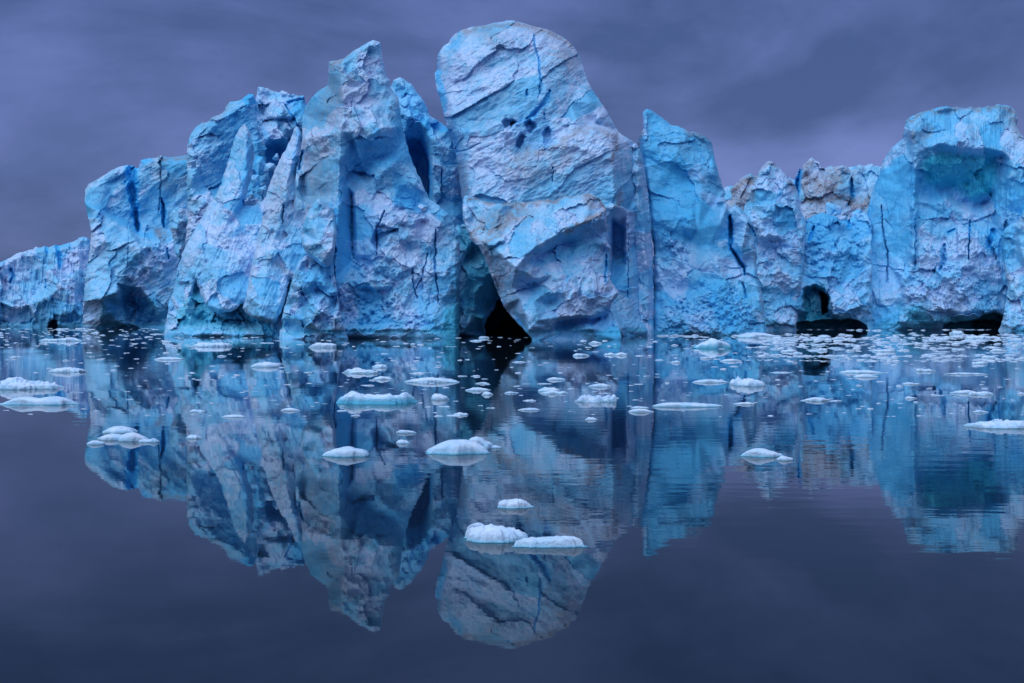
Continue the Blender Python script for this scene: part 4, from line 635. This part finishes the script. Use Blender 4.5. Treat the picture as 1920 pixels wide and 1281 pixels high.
def build_floes():
    fl = floe
    fl(-40, 102, 702, 731, 'large crusty snow topped floe cut by the left frame edge', [.9, 1, .95, 1, .7, .75, .6, .5, .3], .16, .5, lump=.2)
    fl(-12, 143, 734, 760, 'long smooth rounded floe just below the crusty one at the left frame edge', [.2, .5, .85, 1, .85, .7, 1, 1, .9, .4, .15], .03, .3, lump=.1, pw=2.4, foot=.06)
    fl(82, 160, 685, 699, 'low mound shaped floe above and right of the left edge floes', [.6, .8, .9, 1.0, .9, .6, .3], .12, .5)
    fl(355, 432, 638, 651, 'flat topped floe near the base of the leaning slabs', [.6, 1, .9, .85, .9, 1, .8], .14, .5)
    fl(66, 146, 629, 640, 'flat pale floe in front of the low left cliff', [.4, .7, .5, .6, 1, .9, .5], .12, .4)
    fl(284, 342, 667, 675, 'lens shaped floe in front of the blue crack berg reflection', [.3, .8, 1, .9, .7, .4], .08, .5)
    fl(575, 639, 638, 652, 'two humped floe below the pointed peak at the waterline', [.4, .8, 1, .8, .7, .9, .8], .12, .45)
    fl(462, 521, 674, 689, 'flat slab floe with thick right end below the leaning tongues', [.5, .7, .9, 1, 1, .9], .06, .6)
    fl(643, 690, 686, 700, 'ragged white floe with a torn right tip, one of three below the peak', [.7, .9, 1, .9, .6], .12, .5)
    fl(648, 716, 690, 701, 'thin floe overlapping the ragged one below the peak', [.3, .4, .6, .9, .8, .5], .1, .4)
    fl(697, 727, 678, 690, 'small peaked floe, upper one of three below the peak', [.5, 1, .8, .7, .5], .14, .6)
    fl(692, 736, 702, 712, 'small flat floe, lowest of three below the peak', [.3, .6, 1, .7, .3], .08, .5)
    fl(756, 866, 704, 718, 'wide thin floe with a dark underside left of the cave reflection', [.3, .7, .9, 1, .95, .9, .8, .5, .3], .1, .4, dirt=.3)
    fl(628, 775, 726, 757, 'large floe with bright turquoise wet flank and snowy top', [.35, .75, 1, .85, .58, .6, .72, .8, .85, .9, .7], .16, .34, blue=1.0, lump=.25, pw=7, foot=.06)
    fl(801, 842, 732, 750, 'small cone shaped floe right of the turquoise floe', [.3, .6, 1, .9, .6, .3], .14, .6)
    fl(602, 698, 834, 858, 'smooth two layered rounded floe in the dark mid water', [.7, .85, 1, 1, .92, .8, .7], .03, .5, lump=.1, pw=2.4, foot=.05)
    fl(792, 914, 817, 853, 'big smooth white humped floe in the centre foreground', [.45, .55, .72, .95, 1, 1, .95, .85, .7], .02, .5, lump=.06, pw=2.2, foot=.12)
    fl(870, 932, 813, 842, 'second hump floe tucked behind the big centre hump', [.6, .9, 1, .9, .6, .55, .4], .04, .5, lump=.1)
    fl(912, 941, 834, 841, 'little flat chip at the right foot of the centre hump', [.4, .9, 1, .5], .05, .5)
    fl(926, 997, 934, 954, 'lone white floe above the pair in the foreground', [.6, .85, .88, .92, 1, .8, .5], .1, .5, lump=.15, foot=.16, pw=5)
    fl(862, 990, 981, 1018, 'frosty wedge shaped floe, left of the foreground pair', [.45, .7, .8, .92, 1, .97, .85, .65, .5], .12, .42, lump=.2, pw=5, foot=.14)
    fl(875, 930, 977, 1002, 'small frosty slab standing behind the foreground wedge floe', [.9, 1, .85, .7, .5], .1, .3, pw=6)
    fl(967, 1096, 1001, 1027, 'log like white floe, right of the foreground pair', [.85, .8, .75, .75, .8, .9, 1, .9], .08, .24, lump=.12, pw=9, foot=.18)
    fl(186, 249, 797, 813, 'top slab of the stacked floes left of centre', [.5, .9, 1, .95, .85, .5], .03, .6)
    fl(173, 234, 811, 826, 'left lower slab of the stacked floes left of centre', [.3, .7, 1, .9, .9, .8], .03, .5)
    fl(214, 274, 807, 828, 'right lower slab of the stacked floes left of centre', [.6, .9, 1, .9, .6, .4], .03, .5)
    fl(160, 196, 825, 834, 'small flat bar floe at the left foot of the stacked floes', [.8, 1, .9, .8], .04, .4)
    fl(256, 297, 820, 830, 'narrow broken bar floe at the right foot of the stacked floes', [.6, .9, .6, 1, .6], .06, .35)
    fl(1079, 1166, 739, 754, 'spiky frost crusted floe right of centre', [.8, .95, .9, 1, .9, 1, .8], .4, .3, pw=8)
    fl(1225, 1361, 749, 764, 'long thin smooth floe below the fin', [.7, 1, .9, .85, .8, .8, .7, .6, .6, .4], .05, .3, blue=.6)
    fl(1178, 1225, 763, 774, 'leaf shaped floe left of the long thin floe', [.4, .9, 1, .8, .4], .03, .55)
    fl(1183, 1218, 760, 766, 'thin strip floe touching the leaf shaped floe', [.7, 1, .8, .7], .05, .4)
    fl(1384, 1441, 704, 725, 'knobbly lump of ice with two rounded heads in front of the fin', [.6, .75, 1, .95, .8, .5], .14, .8, lump=.3, name='bergy_bit', cat='ice lump')
    fl(1368, 1400, 704, 722, 'ragged head of ice beside the knobbly lump', [.4, .9, 1, .6], .25, .7, name='bergy_bit', cat='ice lump')
    fl(1303, 1381, 625, 654, 'turquoise pointed bergy bit rising from the floes by the fin base', [.15, .45, .75, 1, .7, .6, .3], .08, .6, blue=.9, lump=.25, name='bergy_bit', cat='ice lump')
    fl(1376, 1484, 618, 634, 'wide snow domed floe beside the arch cave mouth', [.2, .5, .8, 1, .95, .7, .35, .15], .03, .8, lump=.1)
    fl(1395, 1476, 836, 858, 'white domed floe right of centre below the fin reflection', [.6, .95, 1, .9, .7, .55, .45], .04, .5, lump=.12, pw=2.4, foot=.08)
    fl(1458, 1494, 852, 864, 'small peaked chip at the right side of the white domed floe', [.4, 1, .6, .5], .06, .5)
    fl(1505, 1571, 742, 753, 'shallow cone floe in front of the arch reflection', [.25, .6, 1, .9, .5, .3], .06, .5)
    fl(1826, 1960, 786, 804, 'crusty slab floe cut by the right frame edge', [.6, .8, .7, .85, 1, .9, .9], .15, .4)
    fl(1862, 1886, 783, 791, 'small crumb floe behind the crusty slab at the right edge', [.6, 1, .6], .12, .5)
    fl(1827, 1858, 766, 774, 'small triangular floe above the crusty right edge slab', [.3, 1, .7, .3], .05, .5)
    fl(1573, 1662, 691, 700, 'thin low floe right of the arch reflection', [.3, .6, .9, .8, 1, .6, .3], .1, .4)
    fl(1604, 1650, 698, 708, 'smooth flat floe just below the thin low floe by the arch reflection', [.5, 1, .8, .5], .05, .4)
    fl(1297, 1371, 708, 718, 'long lens floe left of the knobbly lump', [.3, .7, 1, .9, .7, .4], .06, .4)
    fl(1009, 1053, 722, 735, 'flat floe, upper of an overlapping pair below the overhanging block', [.5, 1, .9, .8, .6], .08, .5)
    fl(1014, 1067, 729, 739, 'spiked floe, lower of an overlapping pair below the overhanging block', [.4, .5, 1, .5, .7, .4], .15, .4)
    fl(1025, 1064, 705, 713, 'thin floe below the overhanging block reflection', [.6, 1, .7, .5], .06, .4)
    fl(1104, 1149, 716, 726, 'rough low floe above the spiky frosted floe', [.4, .8, 1, .7, .5], .14, .5)
    fl(1070, 1106, 660, 668, 'small dark edged floe near the dome base, left of two', [.5, 1, .9, .5], .05, .5)
    fl(1152, 1181, 658, 667, 'small dark edged floe near the dome base, right of two', [.5, 1, .9, .5], .05, .5)
    fl(1351, 1395, 670, 678, 'thin lens floe below the turquoise bergy bit', [.3, .8, 1, .8, .3], .03, .4)
    fl(1104, 1131, 636, 645, 'white chip with a pointed head at the foot of the overhanging block', [.4, 1, .5, .4], .1, .6)
    fl(1638, 1684, 652, 660, 'bright flat floe below the right massif corner', [.4, .9, 1, .6], .05, .4)
    fl(1784, 1814, 618, 627, 'spiky little floe in front of the right massif slot cave', [.6, 1, .9, .7], .3, .6)
    fl(1815, 1870, 627, 636, 'wide frosted floe left of the snowy corner block', [.5, .9, 1, .7, .5], .16, .5)
    fl(1858, 1892, 652, 659, 'flat floe under the snowy corner block', [.5, 1, .9, .5], .05, .4)
    fl(1840, 1877, 663, 673, 'smooth floe second below the snowy corner block', [.5, 1, .8, .4], .05, .5)
    fl(1786, 1837, 728, 738, 'smeared low floe, left of the pair at mid right', [.4, .7, 1, .6], .12, .35)
    fl(1813, 1868, 731, 741, 'smeared low floe, right of the pair at mid right', [.4, .8, .7, 1, .5], .12, .35)
    fl(1696, 1723, 741, 748, 'small bright floe below the smeared row at mid right', [.4, 1, .7, .4], .06, .5)
    fl(1765, 1858, 697, 703, 'very thin stretched floe at mid right', [.3, .6, .8, 1, .7, .9, .5], .12, .25)
    fl(1715, 1758, 689, 697, 'crumbly low floe left of the stretched floe at mid right', [.5, 1, .7, .9, .4], .2, .4)
    fl(413, 458, 775, 783, 'small flat floe in the leaning slab reflection', [.4, .8, 1, .9, .6], .04, .45)
    fl(523, 562, 762, 771, 'small lens floe left of the turquoise floe', [.3, .9, 1, .6, .3], .04, .45)
    fl(736, 781, 805, 813, 'thin floe strip above the centre hump, left side', [.5, 1, .8, .5], .06, .35)
    fl(740, 768, 822, 832, 'little dark footed floe left of the centre hump', [.4, 1, .8, .4], .06, .5)
    fl(344, 377, 815, 823, 'small rough floe right of the stacked floes', [.5, .9, .8, .6], .14, .45)
    fl(351, 385, 765, 773, 'pair topped small floe above the stacked floes', [.6, 1, .5, .7], .14, .45)
    fl(872, 920, 724, 733, 'low rough floe in the cave reflection', [.4, .9, 1, .7, .4], .1, .5)
    fl(902, 925, 731, 741, 'small pyramid floe in the cave reflection', [.3, 1, .8, .3], .06, .7)
    fl(1097, 1122, 779, 788, 'small white floe alone below the spiky frosted one', [.4, 1, .8, .4], .06, .5)
    fl(971, 1014, 763, 770, 'flat strip floe left of centre right water', [.5, .9, 1, .7], .05, .35)
    fl(1377, 1418, 752, 759, 'ragged low floe right of the long thin floe', [.4, .8, 1, .6], .12, .4)
    fl(880, 905, 636, 640, 'round white chip afloat before the dark cave', [.6, 1, .7], .05, .8)
    fl(895, 918, 628, 635, 'flat chip drifting at the dark cave mouth', [.7, 1, .8], .05, .6)
build_floes()

LANDMARKS = [(50, 715, 'the crusty left edge floe'), (66, 748, 'the smooth left edge floe'), (120, 692, 'the mound shaped left floe'), (106, 634, 'the flat left cliff floe'), (313, 671, 'the lens shaped floe'), (394, 645, 'the flat topped floe'), (492, 682, 'the thick ended slab floe'),
             (606, 646, 'the two humped floe'), (685, 694, 'the ragged trio of floes'), (810, 711, 'the wide dark bellied floe'), (700, 743, 'the turquoise flanked floe'), (821, 742, 'the cone shaped floe'), (650, 847, 'the two layered floe'), (855, 836, 'the big white hump'), (895, 636, 'the dark cave mouth'),
             (961, 946, 'the lone foreground floe'), (217, 812, 'the stacked floes'), (1122, 747, 'the spiky frosted floe'), (1290, 757, 'the long thin floe'), (1200, 768, 'the leaf shaped floe'), (1405, 716, 'the knobbly lump'), (1342, 640, 'the turquoise pointed bergy bit'), (1430, 626, 'the snow domed floe'), (1434, 848, 'the white domed floe'),
             (1538, 747, 'the shallow cone floe'), (1870, 795, 'the crusty right edge slab'), (1617, 697, 'the thin low floe'), (1336, 713, 'the long lens floe'), (1038, 730, 'the overlapping pair'), (1088, 664, 'the dark edged floes'), (1660, 656, 'the bright flat floe'), (1800, 622, 'the spiky little floe'), (1842, 632, 'the wide frosted floe'), (1858, 668, 'the smooth right floe'), (1825, 735, 'the smeared pair'), (1530, 612, 'the arch cave'), (1735, 693, 'the crumbly low floe'), (1810, 700, 'the very thin stretched floe'), (1690, 618, 'the right massif foot')]
ORD = ['nearest', 'second', 'third', 'fourth', 'fifth', 'sixth', 'seventh', 'eighth', 'ninth', 'tenth', 'eleventh', 'twelfth', 'thirteenth', 'fourteenth', 'fifteenth', 'sixteenth', 'seventeenth', 'eighteenth', 'nineteenth', 'twentieth']
def build_small_floes():
    rng = random.Random(5)
    shapes = [('low two humped', .10, .4, [.4, 1, .7, .5]), ('flat', .07, .3, FLAT), ('peaked', .13, .5, [.3, 1, .5]), ('notched', .08, .4, [.6, .4, 1, .3]), ('jagged thin', .06, .3, [.5, 1, .4, .9, .4]), ('lumpy', .18, .6, [.3, .9, 1, .4]), ('stretched', .07, .25, [.3, .9, .5, .8, .2])]
    protos = [floe_mesh(1.0, hh, dd, pr, 300 + q, .3, 16, 7, .35, .3) for q, (nm, hh, dd, pr) in enumerate(shapes)]
    zones = [  # x range, y range, count, width px range, group
        (1420, 1640, 613, 672, 58, (9, 34), 'brash chips off the arch cave'), (1640, 1925, 618, 692, 50, (10, 42), 'brash chips below the right massif'),
        (1240, 1460, 625, 730, 26, (8, 32), 'chips near the fin base'), (960, 1300, 640, 785, 28, (8, 34), 'chips below the dome'),
        (560, 960, 640, 800, 30, (8, 34), 'chips below the pointed peak'), (0, 560, 618, 730, 28, (8, 30), 'chips before the left bergs'), (1460, 1920, 690, 775, 16, (10, 44), 'chips on the right open water')]
    def put(px, py, wpx):
        Y = F * CH / (py - HY); w = wpx / F * Y
        return (to_world(px, 0, Y)[0], Y, 0), (w, w, w * min(1.0, 22 / wpx)), rng.uniform(-.25, .25) + (math.pi if rng.random() < .5 else 0)
    chips = []
    for (xa, xb, ya, yb, n, (wa, wb), group) in zones:
        rows = [ya + (yb - ya) * rng.random() ** 1.3 for _ in range(max(4, n // 5))]       # wind and tide draw them into rows
        for k in range(n):
            py = rng.choice(rows) + rng.gauss(0, 1.6) if rng.random() < .65 else ya + (yb - ya) * rng.random() ** 1.25
            py = max(ya, py); px = rng.uniform(xa, xb); wpx = wa + (wb - wa) * rng.random() ** 1.5
            q = rng.randrange(7); loc, sc, rz = put(px, py, wpx)
            o = link('ice_floe', protos[q], None, loc); o.scale = sc; o.rotation_euler = (0, 0, rz)
            tag(o, None, 'ice floe', group); chips.append((px, py, q, o))
    slots = {}
    for px, py, q, o in chips:                       # name each chip by its shape and the landmark it floats beside
        d, lx, ly, nm = min((math.hypot(px - lx, 2.5 * (py - ly)), lx, ly, nm) for lx, ly, nm in LANDMARKS)
        dx, dy = px - lx, 2.5 * (py - ly)
        side = ('right of' if dx > 0 else 'left of') if abs(dx) > abs(dy) else ('in front of' if dy > 0 else 'behind')
        slots.setdefault((shapes[q][0], side, nm), []).append((d, o))
    for (sh, side, nm), lst in slots.items():
        lst.sort(key=lambda t: t[0])
        for k, (d, o) in enumerate(lst):
            o['label'] = '%s%s white ice chip floating %s %s' % ('' if len(lst) == 1 else ORD[k] + ' ', sh, side, nm)
    # the crumbs between them, past counting
    V, Q = [], []; off = 0
    base = [np.array([v.co[:] for v in m.vertices]) for m in protos]; polys = [[tuple(p.vertices) for p in m.polygons] for m in protos]
    rows = [612 + 66 * rng.random() ** 1.5 for _ in range(26)]
    for k in range(1900):
        u = rng.random()
        if u < .55: px = rng.uniform(1400, 1925); py = max(611, rng.choice(rows) + rng.gauss(0, 1.0)); wpx = rng.uniform(4, 18)
        elif u < .68: px = rng.uniform(0, 460); py = 616 + 40 * rng.random() ** 1.5; wpx = rng.uniform(3, 11)
        else: px = rng.uniform(0, 1920); py = 632 + 150 * rng.random() ** 1.5; wpx = rng.uniform(4, 15)
        loc, sc, rz = put(px, py, wpx); q = rng.randrange(7); b = base[q] * np.array(sc) * np.array((1, .8, .65)); c, s_ = math.cos(rz), math.sin(rz)
        V.append(np.stack([b[:, 0] * c - b[:, 1] * s_ + loc[0], b[:, 0] * s_ + b[:, 1] * c + loc[1], b[:, 2]], 1))
        Q += [tuple(v + off for v in p) for p in polys[q]]; off += len(b)
    V = np.concatenate(V)
    me = new_mesh('brash_ice', V, Q, FLOE, np.zeros((len(V), 3)))
    tag(link('brash_ice', me), 'fine crumbs of white brash ice scattered over the water before the bergs', 'brash ice', None, 'stuff')
build_small_floes()
